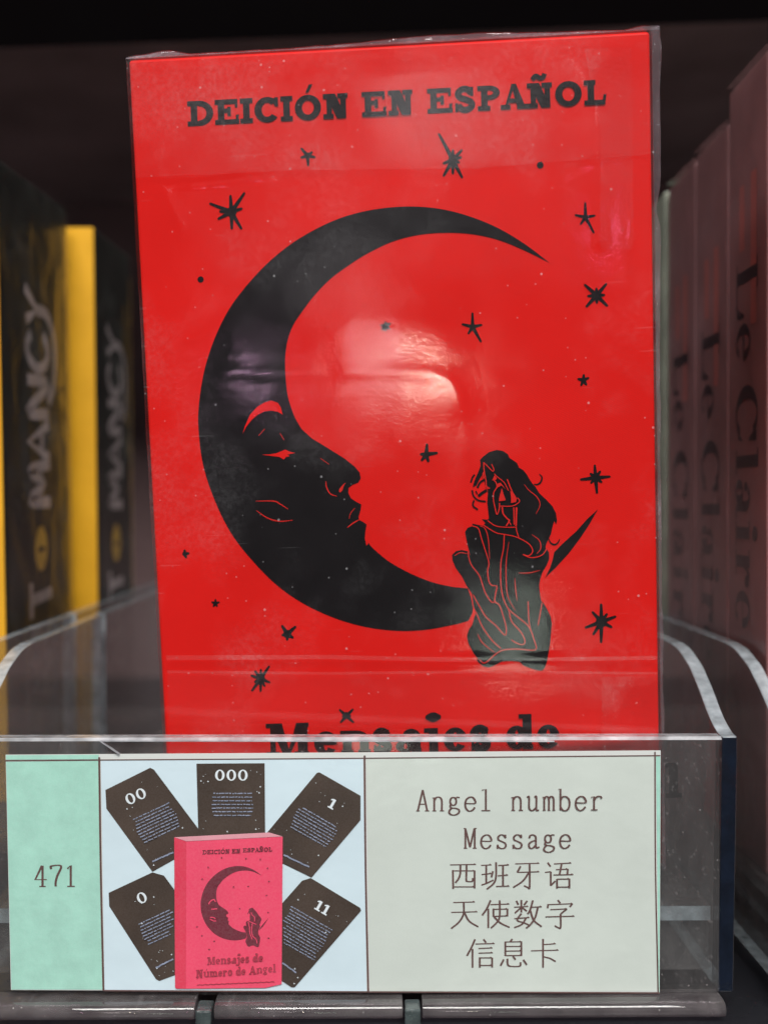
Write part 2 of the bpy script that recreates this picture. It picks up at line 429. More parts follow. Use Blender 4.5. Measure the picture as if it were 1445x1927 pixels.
    if ch in 'uú':
        r = [rc(.08*w, x*.35, .08*w+s, x), rc(.70*w, 0, .70*w+s, x), rc(0, x-t, .3*w, x), rc(.6*w, x-t, .70*w+s, x), rc(.7*w, 0, w, t), ring(.08*w+(.62*w+s)/2, x*.36, (.62*w+s)/2, x*.36, s, t, 180, 360)]
        if ch == 'ú': r.append(pl((w*.42, x*1.12), (w*.53, x*1.12), (w*.70, x*1.42), (w*.56, x*1.42)))
        return r
    if ch == 'a': return [rc(.62*w, 0, .62*w+s, x*.7), ring(.62*w+s-.36*w, x*.66, .36*w, x*.34, s, t, 0, 165), ring(.38*w, x*.27, .38*w, x*.27, s*.9, t*.8), rc(.62*w, 0, w, t)]
    if ch == 'd': return [rc(.62*w, 0, .62*w+s, h*1.06), rc(.48*w, h*1.06-t, .62*w+s, h*1.06), ring(.40*w, x/2, .40*w, x/2, s, t), rc(.62*w, 0, w, t)]
    if ch == 'l': return [rc(w/2-s/2, 0, w/2+s/2, h*1.06), rc(0, 0, w, t), rc(0, h*1.06-t, w/2+s/2, h*1.06)]
    if ch == 'g': return [ring(.42*w, x*.62, .42*w, x*.38, s*.9, t*.8), ring(.45*w, -x*.14, .45*w, x*.24, s*.9, t*.8), rc(.3*w, x*.08, .75*w, x*.2), rc(.7*w, x*.84, w, x)]
    if ch in 'jJ': return [rc(.45*w, -h*.1, .45*w+s, x), rc(.1*w, x-t, .45*w+s, x), ring(.25*w, -h*.1, .2*w+s, h*.22, s, t, 200, 360),
                           ('poly', [(.45*w+s/2+.46*w*math.cos(a)*(1 if abs(math.cos(a)) < .8 else 1.25), h*1.05+h*.15*math.sin(a)) for a in [i*math.pi/8 for i in range(16)]])]
    return []
def put(pr, prims, fn, wscale=1.0):
    """Lay glyph primitives down through fn (glyph units -> face mm)."""
    for q in prims:
        if q[0] == 'poly': pr.poly([fn(*p) for p in q[1]], raw=True)
        elif q[0] == 'ring': pr.poly([fn(*p) for p in q[1]]+[fn(*p) for p in reversed(q[2])], raw=True)
        elif q[0] == 'str':
            pr.stroke([fn(*p) for p in smooth_pts(q[1], 5)], q[2]*wscale, 0, raw=True)

MMPX = .0745                                      # millimetres per photograph pixel on the box face
title = [('D', 354, 402.5), ('E', 405.7, 451), ('I', 453, 476.6), ('C', 480, 526), ('I', 529, 551.6), ('Ó', 555.7, 605), ('N', 609, 655.4),
         ('E', 681.6, 728), ('N', 731, 777), ('E', 804.5, 852), ('S', 854, 895.5), ('P', 899, 941), ('A', 942, 993), ('Ñ', 992, 1039), ('O', 1044.6, 1094.6), ('L', 1099, 1141)]
pr = BPrint(bx)
for ch, x0, x1 in title:
    y0 = 238-.0525*(x0-354)
    fn = lambda a, b, x0=x0, y0=y0: bx(x0+a-b*.03, y0-.0525*a-b)
    put(pr, slab(ch, x1-x0, 47.0, 12.2, 9.2), fn, MMPX)
pr.build('title_lettering', M['ink'], deck)
pr = BPrint(bx)
for ch, x0, x1 in [('M', 501.6, 582), ('e', 592, 636), ('n', 641, 698), ('s', 702, 736), ('a', 745, 793), ('j', 796, 822), ('e', 835, 879), ('s', 885, 922), ('d', 952, 1003), ('e', 1010, 1053)]:
    y0 = 1424-.031*(x0-500)
    fn = lambda a, b, x0=x0, y0=y0: bx(x0+a-b*.02, y0-.031*a-b)
    put(pr, slab(ch, x1-x0, 62.0, 17, 8.5), fn, MMPX)
pr.build('subtitle_lettering', M['ink'], deck)
pr = BPrint(bx)
xx = 440
for ch, wd in [('N', 78), ('ú', 56), ('m', 84), ('e', 44), ('r', 44), ('o', 48), (' ', 26), ('d', 51), ('e', 44), (' ', 26), ('A', 76), ('n', 57), ('g', 50), ('e', 44), ('l', 30)]:
    if ch != ' ':
        y0 = 1524-.028*(xx-440)
        fn = lambda a, b, x0=xx, y0=y0: bx(x0+a-b*.02, y0-.028*a-b)
        put(pr, slab(ch, wd, 62.0, 17, 8.5), fn, MMPX)
    xx += wd+6
pr.build('subtitle_lettering', M['ink'], deck)

# --- crescent moon with a face ------------------------------------
z4 = lambda x, y: (360+x/3.6125, 720+y/3.6125)
z5 = lambda x, y: (820+x/4.014, 820+y/4.014)
moon_out = [(1034, 495), (987.7, 459.7), (938, 429.8), (888, 408.8), (838, 395), (788, 389), (739, 390), (689, 397), (639, 411), (589, 434), (539, 465.6), (489.5, 509.5), (439.7, 569.3), (409.8, 624), (389.8, 679), (379, 728.7), (373.4, 783), (376.6, 836), (383.5, 877.8), (396, 919), (415.4, 966), (440.3, 1010.7), (476.3, 1056), (520, 1100), (570, 1135), (630, 1163), (690, 1180), (750, 1187), (800, 1185), (852, 1176), (881, 1168.5)]
moon_end = [(888.5, 1154), (889.7, 1144), (886, 1124), (879.8, 1107)]
face_a = [(852, 1104.5), (820, 1097.5), (790, 1087), (760, 1073), (731, 1056), (708.8, 1038), (697, 1027)]
face_b = [(694, 1021.5), (689.5, 1027), (686.6, 1013.4), (687.5, 999.6), (690, 987), (682.5, 981.6), (675.6, 978), (675, 972), (678.3, 960.8), (680, 949.2), (670, 944), (660.3, 937.3), (655.6, 927.6), (656.2, 918), (663, 912.4), (674.2, 908), (679, 900), (677, 889.4), (667.3, 877.8), (648, 862.6), (614.7, 841.8), (587, 825)]
face_c = [(567.6, 807), (555, 785), (545.5, 758.8), (540.5, 736.6), (537.5, 703.8), (537.3, 669), (542, 639), (552, 612), (569, 586), (590, 558), (619, 527.5), (649, 504.5), (689, 478.6), (738.6, 454.7), (788.4, 442), (838, 438), (888, 440.7), (938, 451.7), (987.7, 472)]
moon_px = smooth_pts(moon_out, 4)+moon_end+smooth_pts(face_a, 3)+face_b+smooth_pts(face_c+[(1034, 495)], 4)[:-1]
pr = BPrint(bx); pr.poly(moon_px)
moon = pr.build('crescent_moon', M['ink'], deck)
brow = [(352, 345), (365, 300), (400, 220), (450, 165), (500, 135), (545, 122), (590, 138), (610, 170), (622, 217), (590, 198), (545, 190), (500, 195), (450, 220), (410, 255), (375, 300)]
eye = [(480, 490), (530, 488), (580, 480), (640, 455), (670, 470), (708, 478), (672, 485), (655, 490), (670, 500), (645, 505), (630, 522), (600, 505), (560, 500)]
drop = [(1050, 680), (1030, 695), (1005, 725), (1005, 740), (1013, 747), (1027, 733), (1037, 703)]
pr = BPrint(lambda x, y: bx(*z4(x, y)), .09); pr.poly(brow); pr.build('brow', M['red'], moon)
pr = BPrint(lambda x, y: bx(*z4(x, y)), .09); pr.poly(eye); pr.build('eye', M['red'], moon)
pr = BPrint(lambda x, y: bx(*z4(x, y)), .09)
pr.poly(drop)
for p in ([(915, 670), (920, 710), (945, 755), (990, 772)], [(440, 805), (560, 805), (600, 822), (660, 860)], [(445, 870), (520, 920), (600, 942), (690, 935)],
          [(1060, 985), (1100, 955), (1145, 930)]):
    pr.stroke(p, .17, 4, True)
for p in ([(1115, 850), (1085, 885), (1073, 925)], [(460, 360), (500, 315)], [(605, 345), (632, 390)], [(880, 515), (937, 555)]):
    pr.stroke(p, .09, 4, True)
pr.build('face_line', M['red_print'], moon)

# --- seated woman ---------------------------------------------------
Z5 = lambda x, y: bx(*z5(x, y))
z8 = lambda x, y: ((x/6.021)*4.014, (10+y/6.021)*4.014)   # second close-up -> first close-up units
pr = BPrint(Z5)
head = [z8(*p) for p in [(498, 215), (530, 180), (600, 125), (690, 100), (760, 112), (815, 150), (832, 190), (880, 222), (920, 250), (940, 300), (990, 330), (1030, 380), (1065, 440), (1090, 480), (1125, 515), (1170, 590), (1250, 665), (1320, 740), (1360, 820), (1370, 900), (1362, 940), (1345, 920), (1340, 900), (1322, 960), (1300, 1060), (1270, 1120), (1250, 1160), (1240, 1204)]]
body = [(853, 880), (855, 930), (835, 980), (805, 1030), (788, 1080), (780, 1130), (785, 1190), (792, 1240), (815, 1268), (840, 1310), (868, 1370), (875, 1420), (868, 1500), (862, 1570), (850, 1640), (838, 1710), (820, 1755), (800, 1775), (760, 1770), (710, 1755), (660, 1735), (630, 1708), (560, 1700), (500, 1705), (440, 1735), (400, 1750), (360, 1742), (320, 1712), (305, 1690), (322, 1690), (285, 1645), (245, 1570), (233, 1510), (250, 1460), (275, 1425), (290, 1370), (303, 1335), (285, 1290), (270, 1190), (230, 1130), (195, 1060), (150, 1000), (125, 940), (122, 900), (150, 872), (190, 862), (240, 872), (258, 905), (245, 850), (225, 760), (220, 725), (240, 695), (275, 682)]
front = [z8(*p) for p in [(412, 935), (440, 940), (530, 960), (560, 930), (520, 885), (580, 890), (600, 880), (590, 780), (580, 700), (588, 600), (585, 545), (600, 520), (560, 500), (545, 430), (525, 380), (500, 420), (470, 480), (455, 510), (420, 500), (440, 440), (480, 350), (505, 280), (505, 240)]]
pr.poly(head+body+front)
woman = pr.build('seated_woman', M['ink'], deck)
pr = BPrint(Z5)
pr.poly([(1222, 555), (1150, 680), (1090, 770), (1000, 890), (900, 1000), (822, 1075), (860, 1000), (882, 930), (892, 880), (950, 820), (1060, 720), (1140, 630)])
pr.build('moon_horn', M['ink'], deck)
pr = BPrint(Z5, .06)
for p, wd in (([(780, 288), (800, 315), (790, 350), (765, 368), (740, 365)], .26), ([(848, 770), (865, 808), (895, 822), (920, 808), (935, 778)], .26)):
    pr.stroke(p, wd, 5, True)
for p, wd in (([(440, 380), (415, 410), (395, 470)], .25), ([(500, 400), (455, 450), (425, 520)], .2), ([(545, 440), (500, 470), (470, 530)], .3), ([(410, 555), (425, 620), (480, 670), (565, 685)], .25),
              ([(430, 670), (420, 730), (475, 778)], .25), ([(575, 555), (520, 590), (480, 625)], .4), ([(450, 565), (470, 600)], .2)):
    pr.stroke([z8(*q) for q in p], wd, 5)
pr.build('hair_curl', M['ink'], woman)
pr = BPrint(Z5, .12)
for p in ([(275, 680), (320, 700), (345, 780), (390, 920), (400, 970), (390, 1020), (400, 1100), (425, 1130), (460, 1135), (450, 1190), (445, 1250), (480, 1280), (510, 1370), (530, 1450), (520, 1505), (450, 1430), (380, 1370), (330, 1290), (280, 1200)],
          [(240, 880), (265, 970), (330, 1060), (370, 1180), (420, 1255), (445, 1250)],
          [(515, 745), (510, 850), (490, 960), (490, 1120), (510, 1230), (550, 1310), (620, 1370), (700, 1440), (740, 1540), (750, 1615), (620, 1610), (520, 1615), (460, 1640), (370, 1715), (330, 1690)],
          [(550, 1310), (570, 1400), (640, 1480), (672, 1550), (650, 1577), (600, 1560), (570, 1540)],
          [(695, 1250), (700, 1380), (710, 1450)], [(303, 1330), (350, 1440), (420, 1540), (490, 1605)], [(800, 1262), (785, 1350), (770, 1430)],
          [(355, 672), (450, 730), (520, 745), (610, 765), (700, 815), (730, 870), (700, 905), (655, 895)], [(655, 895), (720, 920), (800, 900), (842, 840)],
          [(612, 545), (605, 690), (625, 770)], [(390, 640), (450, 680), (530, 690), (600, 690)]):
    pr.stroke(p, .135, 4)
for p in ([(330, 680), (370, 700), (395, 780), (405, 930)], [(550, 800), (530, 950), (530, 1100), (545, 1220), (600, 1320)], [(315, 1495), (350, 1560), (440, 1635)], [(595, 1075), (600, 1150), (612, 1245)],
          [(625, 1035), (700, 1035), (785, 1015)], [(725, 745), (780, 790), (790, 850), (760, 890)], [(665, 365), (700, 410), (760, 460), (785, 520), (755, 590)], [(140, 905), (185, 882), (235, 890)]):
    pr.stroke(p, .12, 4, True)
for p, wd in (([(540, 240), (545, 330), (565, 440), (575, 520), (610, 535)], .15), ([(540, 240), (600, 300), (640, 340), (655, 320), (630, 260)], .13), ([(660, 370), (690, 400), (740, 440), (780, 480), (820, 560)], .12),
              ([(645, 430), (680, 470), (690, 520), (655, 580), (650, 660), (670, 760), (690, 830), (715, 770), (720, 700)], .15), ([(805, 430), (840, 520), (870, 590)], .16),
              ([(720, 735), (860, 735), (930, 700), (945, 670), (920, 640)], .13), ([(750, 745), (760, 820), (810, 880), (830, 900), (795, 960)], .2), ([(820, 900), (850, 950)], .13), ([(880, 750), (885, 945)], .16), ([(910, 750), (905, 960)], .24)):
    pr.stroke([z8(*q) for q in p], wd, 4)
for p in ([(665, 385), (635, 445), (675, 440), (690, 420)], [(700, 480), (690, 530), (740, 500), (790, 545), (730, 470)], [(745, 530), (715, 640), (712, 680), (790, 670), (765, 600)],
          [(840, 560), (850, 640), (850, 700), (905, 690), (915, 650), (880, 590)], [(525, 370), (535, 430), (550, 420), (540, 340)]):
    pr.poly([z8(*q) for q in p])
pr.build('dress_line', M['red_print'], woman)

# --- stars: (centre, [(tip x, tip y)...], ray width px, core radius px)
def star(c, tips, wd, core):
    pr = BPrint(bx)
    pr.poly([(c[0]+core*math.cos(a), c[1]+core*math.sin(a)) for a in [i*math.pi/5 for i in range(10)]])
    for tx, ty in tips:
        dx, dy = tx-c[0], ty-c[1]; L = math.hypot(dx, dy) or 1; nx, ny = -dy/L*wd/2, dx/L*wd/2
        pr.poly([(c[0]+nx*1.5, c[1]+ny*1.5), (c[0]-nx*1.5, c[1]-ny*1.5), (tx-nx*.75, ty-ny*.75), (tx+dx/L*wd*.3, ty+dy/L*wd*.3), (tx+nx*.75, ty+ny*.75)])
    pr.build('star', M['ink'], deck)
def zz(x0, y0, f): return lambda *p: [(x0+a/f, y0+b/f) for a, b in p]
a = zz(540, 230, 3.6125)
star((579, 293), a((98, 178), (172, 203), (190, 238), (145, 294), (97, 240)), 5, 6)
star((852, 301), a((1032, 80), (1127, 190), (1187, 190), (1183, 238), (1170, 275), (1190, 377), (1127, 350), (1064, 365), (1063, 280)), 6, 9)
star((1016, 311), [(1018, 305)], 5, 6.5)
a = zz(220, 30, 2.676)
star((436, 399), a((470, 945), (573, 905), (643, 892), (630, 970), (628, 1072), (580, 1072), (512, 1022), (520, 985)), 6, 10)
a = zz(1040, 350, 7.137)
star((1101, 409), a((432, 225), (562, 398), (548, 630), (370, 515), (298, 390)), 5, 6)
star((1122, 556), a((582, 1375), (716, 1315), (690, 1465), (728, 1610), (588, 1570), (448, 1620), (468, 1478), (425, 1325)), 6, 8)
star((378, 526), [(379, 521)], 5, 6)
a = zz(680, 560, 5.161)
star((726, 613), a((235, 232), (280, 252), (272, 305), (232, 325), (200, 312), (188, 270)), 5, 6)
star((889, 615), a((1077, 150), (1167, 265), (1160, 428), (1037, 350), (978, 258)), 5, 6)
star((802, 855), a((637, 1425), (735, 1508), (650, 1592), (585, 1580), (575, 1520)), 6, 6)
star((1097, 715), [(1098, 705), (1107, 711), (1103, 724), (1093, 725), (1087, 713)], 5, 5)
star((348, 1042), [(348, 1035), (356, 1041), (351, 1049)], 5, 4.5)
star((406, 1135), [(406, 1128), (413, 1133), (409, 1141), (402, 1141), (399, 1133)], 4, 4)
a = zz(820, 820, 4.014)
star((1120, 899), a((1198, 222), (1240, 268), (1312, 308), (1250, 350), (1215, 432), (1170, 355), (1092, 330), (1165, 285)), 5.5, 9)
star((1131, 1170), a((1246, 1272), (1290, 1345), (1355, 1365), (1325, 1445), (1246, 1560), (1187, 1500), (1128, 1448), (1180, 1330)), 6, 11)
a = zz(440, 1100, 5.161)
star((541, 1193), a((470, 400), (600, 408), (575, 515), (520, 535), (472, 490)), 6, 8)
star((491, 1277), a((345, 792), (350, 950), (302, 985), (262, 1035), (178, 1030), (205, 945), (172, 882), (208, 838), (265, 825)), 5, 8.5)
star((652, 1347), a((1092, 1240), (1158, 1210), (1135, 1275), (1162, 1338), (1038, 1338), (1055, 1280), (1028, 1215)), 5, 6)

# --- shrink wrap: front sheet with ridges, side sheets, crimped fins at the top and right
def seg_d(p, a, b):
    ax, ay = a; bx_, by = b; dx, dy = bx_-ax, by-ay
    t = max(0, min(1, ((p[0]-ax)*dx+(p[1]-ay)*dy)/(dx*dx+dy*dy+1e-9)))
    return math.hypot(p[0]-ax-t*dx, p[1]-ay-t*dy)
ridges = []                                      # (polyline in face mm, height, half width)
for pts, h, wd in (([(330, 1236), (620, 1233), (900, 1240), (1232, 1236)], .10, .7), ([(330, 1258), (620, 1266), (900, 1262), (1232, 1266)], .09, .55),
                   ([(420, 702), (560, 703), (700, 700), (800, 705), (850, 722), (872, 800), (878, 900), (872, 1000)], .03, .9),
                   ([(300, 124), (500, 108), (700, 96), (900, 84), (1110, 74), (1215, 76)], .24, .38), ([(262, 300), (274, 520), (287, 720), (297, 900)], .16, .5), ([(250, 345), (330, 352), (520, 330)], .15, .35), ([(255, 200), (300, 330), (340, 420)], .15, .4), ([(1192, 110), (1196, 300), (1190, 460)], .10, .35), ([(1214, 480), (1220, 700), (1226, 1000)], .08, .4), ([(330, 1010), (300, 1090), (315, 1180)], .10, .4), ([(1060, 330), (1130, 300), (1200, 310)], .08, .4), ([(1010, 80), (1080, 110), (1120, 180)], .14, .5),
                   ([(1130, 90), (1132, 300), (1128, 460)], .12, .5), ([(290, 560), (300, 800), (320, 1000), (300, 1150)], .1, .8), ([(640, 1330), (700, 1320), (860, 1330)], .06, .6)):
    ridges.append(([bx(*p) for p in smooth_pts(pts, 5)], h, wd))
def film_h(x, z):
    h = .30+.07*noise.noise((x*.045, z*.045, 3.1))+.018*noise.noise((x*.22, z*.22, 8.3))
    for P, rh, rw in ridges:
        d = min(seg_d((x, z), P[i], P[i+1]) for i in range(len(P)-1)) if any(abs(q[0]-x) < 7 and abs(q[1]-z) < 7 for q in P) else 99
        if d < rw*3: h += rh*math.exp(-(d/rw)**2)*(.7+.6*noise.noise((x*.3, z*.3, 1.7)))
    e = min(x+36.3, 36.3-x, z, BH+.3-z)
    return max(.14, h*min(1, .35+e/6))
gx, gz = 122, 200
vsx = []
for j in range(gz+1):
    z = -.2+(BH+.5)*j/gz
    for i in range(gx+1):
        x = -36.3+72.6*i/gx
        vsx.append((x, -BT/2-film_h(x, z), z))
fsx = [[j*(gx+1)+i, j*(gx+1)+i+1, (j+1)*(gx+1)+i+1, (j+1)*(gx+1)+i] for j in range(gz) for i in range(gx)]
wrap = mesh('plastic_wrap', vsx, fsx, M['film'], deck, smooth=True)
# sides and top of the wrap
V = []; Fc = []
def strip(rows):                                 # rows: list of point lists of equal length
    n = len(V); k = len(rows[0])
    for r_ in rows: V.extend(r_)
    for a in range(len(rows)-1):
        for b in range(k-1): Fc.append([n+a*k+b, n+a*k+b+1, n+(a+1)*k+b+1, n+(a+1)*k+b])
def wob(t, s, amp): return amp*noise.noise((t*.25, s*3.3, .7))
zs = [BH*i/70 for i in range(71)]
for sx in (-1, 1):
    strip([[(sx*(BW/2+.3+(.15 if 0 < q < 4 else 0)+wob(z, q+sx, .12)), -BT/2-.14+(BT+.28)*q/4, z) for z in zs] for q in range(5)])
strip([[(x, -BT/2-.14+(BT+.28)*q/4, BH+.3+wob(x, q+9, .15)) for x in [-36.3+72.6*i/70 for i in range(71)]] for q in range(5)])
mesh('wrap_side', V, Fc, M['film_edge'], deck, smooth=True)
V = []; Fc = []
def top_h(x):                                    # height of the crimped seam over the box top
    t = (x+36)/72
    return .35+.9*math.exp(-((t-.06)/.05)**2)*.7+.75*math.exp(-((t-.62)/.20)**2)+.35*math.exp(-((t-.99)/.03)**2)+.12*noise.noise((x*.35, 4, 2))
xs = [-36.4+73.8*i/120 for i in range(121)]
strip([[(x, -BT/2-.1+(.9*q/4)+wob(x*1.7, q*.7+20, .35)*(q/4), BH+.1+top_h(x)*q/4) for x in xs] for q in range(5)])
strip([[(x, -BT/2+.85+wob(x*1.7, 22.8, .35)+(2.2*q/3), BH+.1+top_h(x)*(1-q/3)+.15) for x in xs] for q in range(4)])
top_seam = mesh('wrap_top_seam', V, Fc, M['film_seam'], deck, smooth=True)
V = []; Fc = []
zs2 = [BH*1.006*i/160 for i in range(161)]
def fin(z):
    t = z/BH
    return .55+.75*max(0, (t-.55)/.45)*(1 if t < .99 else .8)+.18*noise.noise((z*.16, 3, 1))-.5*math.exp(-((t-.80)/.016)**2)
strip([[(BW/2+.2+fin(z)*q/5, -BT/2-.1+.35*q/5+wob(z*2.2, q*.6+30, .5)*(q/5), z) for z in zs2] for q in range(6)])
strip([[(BW/2+.2+fin(z)*(1-q/3), -BT/2+.25+wob(z*2.2, 33, .5)*(1-q/3)+1.4*q/3, z) for z in zs2] for q in range(4)])
mesh('wrap_side_seam', V, Fc, M['film_seam'], deck, smooth=True)
# doubled film: upper right band, lower right corner, top and bottom flaps with their welded edges
for off, mt, quad in ((.68, 'film_fold', [(1098, 95), (1186, 92), (1190, 470), (1128, 470), (1128, 250)]), (.90, 'film_fold', [(1130, 1272), (1236, 1268), (1238, 1480), (1130, 1480)]),
                      (.78, 'film_flap', [(318, 1262), (620, 1266), (900, 1262), (1235, 1266), (1240, 1480), (325, 1480)]), (.60, 'film_flap', [(246, 122), (1219, 66), (1223, 292), (900, 318), (560, 322), (258, 336)]),
                      (.84, 'film_weld', [(316, 1231), (620, 1230), (900, 1236), (1234, 1232), (1234, 1239), (900, 1244), (620, 1238), (316, 1240)]),
                      (.84, 'film_weld', [(318, 1259), (620, 1262), (900, 1259), (1235, 1262), (1235, 1266.5), (900, 1264), (620, 1267), (318, 1264)])):
    P = [bx(*p) for p in quad]
    V = [Vector((x, z, 0)) for x, z in P]
    F_ = []
    for t_ in tessellate_polygon([V]):
        p_, q_, r_ = [V[i] for i in t_]
        F_.append(list(t_) if (q_-p_).cross(r_-p_).z > 0 else list(t_)[::-1])
    mesh('wrap_overlap', [(x, -BT/2-off, z) for x, z in P], F_, M[mt], deck)

# ------------------------------------------------------------------ clear trays
K = 1.05
PT = R(2.7)                                      # the front panel leans forward at the top
LR = Matrix.Rotation(PT, 3, 'X')
LZ = 2.4
lab_org = W(0, 159.6, 0); lab_org.z = LZ
lab_org += Vector((0, 1.72, 0))
def lx(px, py): return on_plane(px, py, lab_org, LR, 0)
prof = [(178.7, -21.7), (174.5, -22.1), (171.3, -22.9), (168, -23.9), (165.8, -25.0), (163, -26.5), (160.6, -28.0), (158.6, -29.2), (156.4, -30.2), (154.2, -30.9)]
def tray(x0, x1, label, rear=1):
    """x0, x1: outer faces of the side walls, mm."""
    base = W((x0+x1)/2, 159.6, 0); base.z = 0
    t = empty('display_tray', frame(base))
    tag(t, label, 'tray', 'clear display trays on the shelf')
    hx = (x1-x0)/2
    Y = lambda y: y*K+ZC                         # height over the shelf
    Dp = lambda d: d*K-159.6                     # depth behind the front
    # front panel, leaning, built in its own slanted frame
    zt, zb = Y(-31.2), 2.4
    def P(y, z): return y+(zb-z)*math.tan(PT)    # lean
    g = Geo()
    fr = [(P(.35, zb)+1.6, zb), (P(3.2, zb)+1.6, zb), (P(3.2, zt)+1.6, zt-.35), (P(2.9, zt)+1.6, zt), (P(.8, zt)+1.6, zt), (P(.35, zt)+1.6, zt-.4)]
    n = len(g.v); k = len(fr)
    g.v += [(-hx+2.2, y, z) for y, z in fr]+[(hx-2.2, y, z) for y, z in fr]
    for a in range(k):
        b = (a+1) % k
        g.f.append([n+a, n+b, n+k+b, n+k+a][::-1]); g.i.append(1 if a in (2, 3, 4) else 0)
    g.f.append([n+a for a in range(k)]); g.i.append(2); g.f.append([n+k+a for a in reversed(range(k))]); g.i.append(2)
    g.build('front_panel', [M['clear'], M['edge_light'], M['edge_dark']], t)
    if rear == 2:                                # stepped label pocket on the panel: a slanted edge and a level painted highlight strip
        for pts in (((-45, 1390), (190, 1392), (226, 1419), (11, 1421), (21, 1862), (-35, 1862)), ((1042, 1394), (1352, 1392), (1352, 1864), (1243, 1866), (1243, 1412), (1002, 1417))):
            Q = [lx(*p) for p in pts]; v_ = []
            for x, z in Q:
                v_.append((x+lab_org.x-base.x, (zb-(z+LZ))*math.tan(PT)+1.60, z+LZ))
            mesh('label_sleeve', v_, [list(range(len(v_)))], M['sleeve'], t)
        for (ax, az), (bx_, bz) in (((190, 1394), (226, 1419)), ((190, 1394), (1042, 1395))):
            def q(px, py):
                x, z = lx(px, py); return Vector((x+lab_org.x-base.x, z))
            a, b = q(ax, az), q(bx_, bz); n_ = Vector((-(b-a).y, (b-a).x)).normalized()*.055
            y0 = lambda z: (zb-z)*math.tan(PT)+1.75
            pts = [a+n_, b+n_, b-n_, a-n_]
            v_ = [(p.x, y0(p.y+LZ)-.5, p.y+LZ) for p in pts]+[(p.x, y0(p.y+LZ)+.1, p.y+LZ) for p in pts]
            mesh('sleeve_edge_highlight', v_, [(0, 1, 2, 3), (7, 6, 5, 4), (4, 5, 1, 0), (5, 6, 2, 1), (6, 7, 3, 2), (7, 4, 0, 3)], M['edge_light'], t)
    # side walls with the swooping front
    for sx in (-1, 1):
        g = Geo()
        pts = [(Dp(225), 2.4), (Dp(225), Y(-21.7))]+[(Dp(d), Y(y)) for d, y in smooth_pts(prof, 3)]+[(P(.2, zt)+1.6, Y(-31.15)), (P(.2, zb)+1.6, 2.4)]
        xa, xb = (-hx, -hx+2.2) if sx < 0 else (hx-2.2, hx)
        g.prism_x(pts, xa, xb, 0, 1)
        nn = len(pts)
        g.i[2+nn-2] = 2                          # front end of the wall: clear, its dark refraction painted navy
        ob = g.build('side_wall', [M['clear_wall'], M['edge'], M['edge_dark']], t, bevel=.25)
        if rear:
            g = Geo(); pts = [(Dp(228), 2.4), (Dp(228), Y(-21.7)), (Dp(330), Y(-21.7)), (Dp(330), 2.4)]
            g.prism_x(pts, xa, xb, 0, 1); g.build('rear_wall', [M['clear_wall'], M['edge']], t, bevel=.2)
    g = Geo(); g.box(-hx+2.3, hx-2.3, 5.2, 170, 11.5, 13.6, 0, {'f': 1}); g.build('floor', [M['clear_wall'], M['edge']], t)
    g = Geo(); g.box(-hx+2.3, hx-2.3, 6.0, 8.0, 4.0, 11.4, 0, {'t': 1}); g.build('floor_rib', [M['clear_wall'], M['edge_light']], t)
    # bottom rail in three lengths with clips between
    rails = [(-hx-.4, -hx+33.3), (-hx+36.0, -hx+62.3), (-hx+65.0, hx-2.0)]
    for a, b in rails:
        g = Geo()
        q = [(3.4, .2), (3.4, 2.3)]+[(-.3+1.25*math.cos(i*math.pi/8), 1.15+1.15*math.sin(i*math.pi/8)) for i in range(4, 13)]
        g.prism_x(q, a, b, 0, 0); g.build('bottom_rail', [M['rail']], t, bevel=.15, smooth=True)
    for a in (-hx+33.3, -hx+62.3):
        g = Geo(); g.box(a+.25, a+2.45, -2.4, 1.2, -2.8, 2.0); g.build('clip', M['clip'], t, bevel=.3)
        g = Geo(); g.box(a+.1, a+2.6, -3.0, -.9, -4.6, -2.9); g.build('clip_foot', M['edge_light'], t, bevel=.3)
    return t
TX0, TX1 = -58.0, 51.5
PITCH = 116.5
tray(TX0, TX1, 'clear plastic display tray holding the red deck box, front panel labelled 471', 2)
tray(-171.4, -61.9, 'clear plastic tray at left holding the black and yellow deck boxes')
tray(TX0+PITCH, TX1+PITCH, 'clear plastic tray at right holding the mauve deck boxes')

# ------------------------------------------------------------------ price label on the front panel
label = empty('price_label', frame(lab_org, LR))
tag(label, 'paper shelf label numbered 471 with deck picture, stuck on the tray front', 'label')
def L(off): return Print(lx, off)
def quad(name, pts, mat, off, par=label):
    p = L(off); p.poly(pts); return p.build(name, mat, par)
TL, TR_, BR_, BL = (12, 1420), (1242, 1412), (1240, 1867), (22, 1862)
P = [lx(*p) for p in (TL, TR_, BR_, BL)]
V = [(x, 0-.02, z) for x, z in P]+[(x, -.16, z) for x, z in P]
mesh('paper', V, [(0, 1, 2, 3), (7, 6, 5, 4), (4, 5, 1, 0), (5, 6, 2, 1), (6, 7, 3, 2), (7, 4, 0, 3)], M['paper'], label)
quad('number_cell', [(13, 1433), (187, 1431), (194, 1861), (23, 1861)], M['cell_green'], .19)
quad('number_cell_strip', [(13, 1420.5), (187, 1419.5), (187, 1428), (13, 1429)], M['cell_green'], .19)
pic = quad('picture_cell', [(191, 1431), (683, 1427), (690, 1864), (198, 1862)], M['cell_blue'], .19)
txc = quad('text_cell', [(689, 1427), (1230, 1423), (1235, 1865), (696, 1864)], M['cell_grey'], .19)
quad('green_sliver', [(1233, 1423), (1241, 1423), (1239.5, 1866), (1238, 1866)], M['cell_green'], .19)
pr = L(.23)
wl = .15
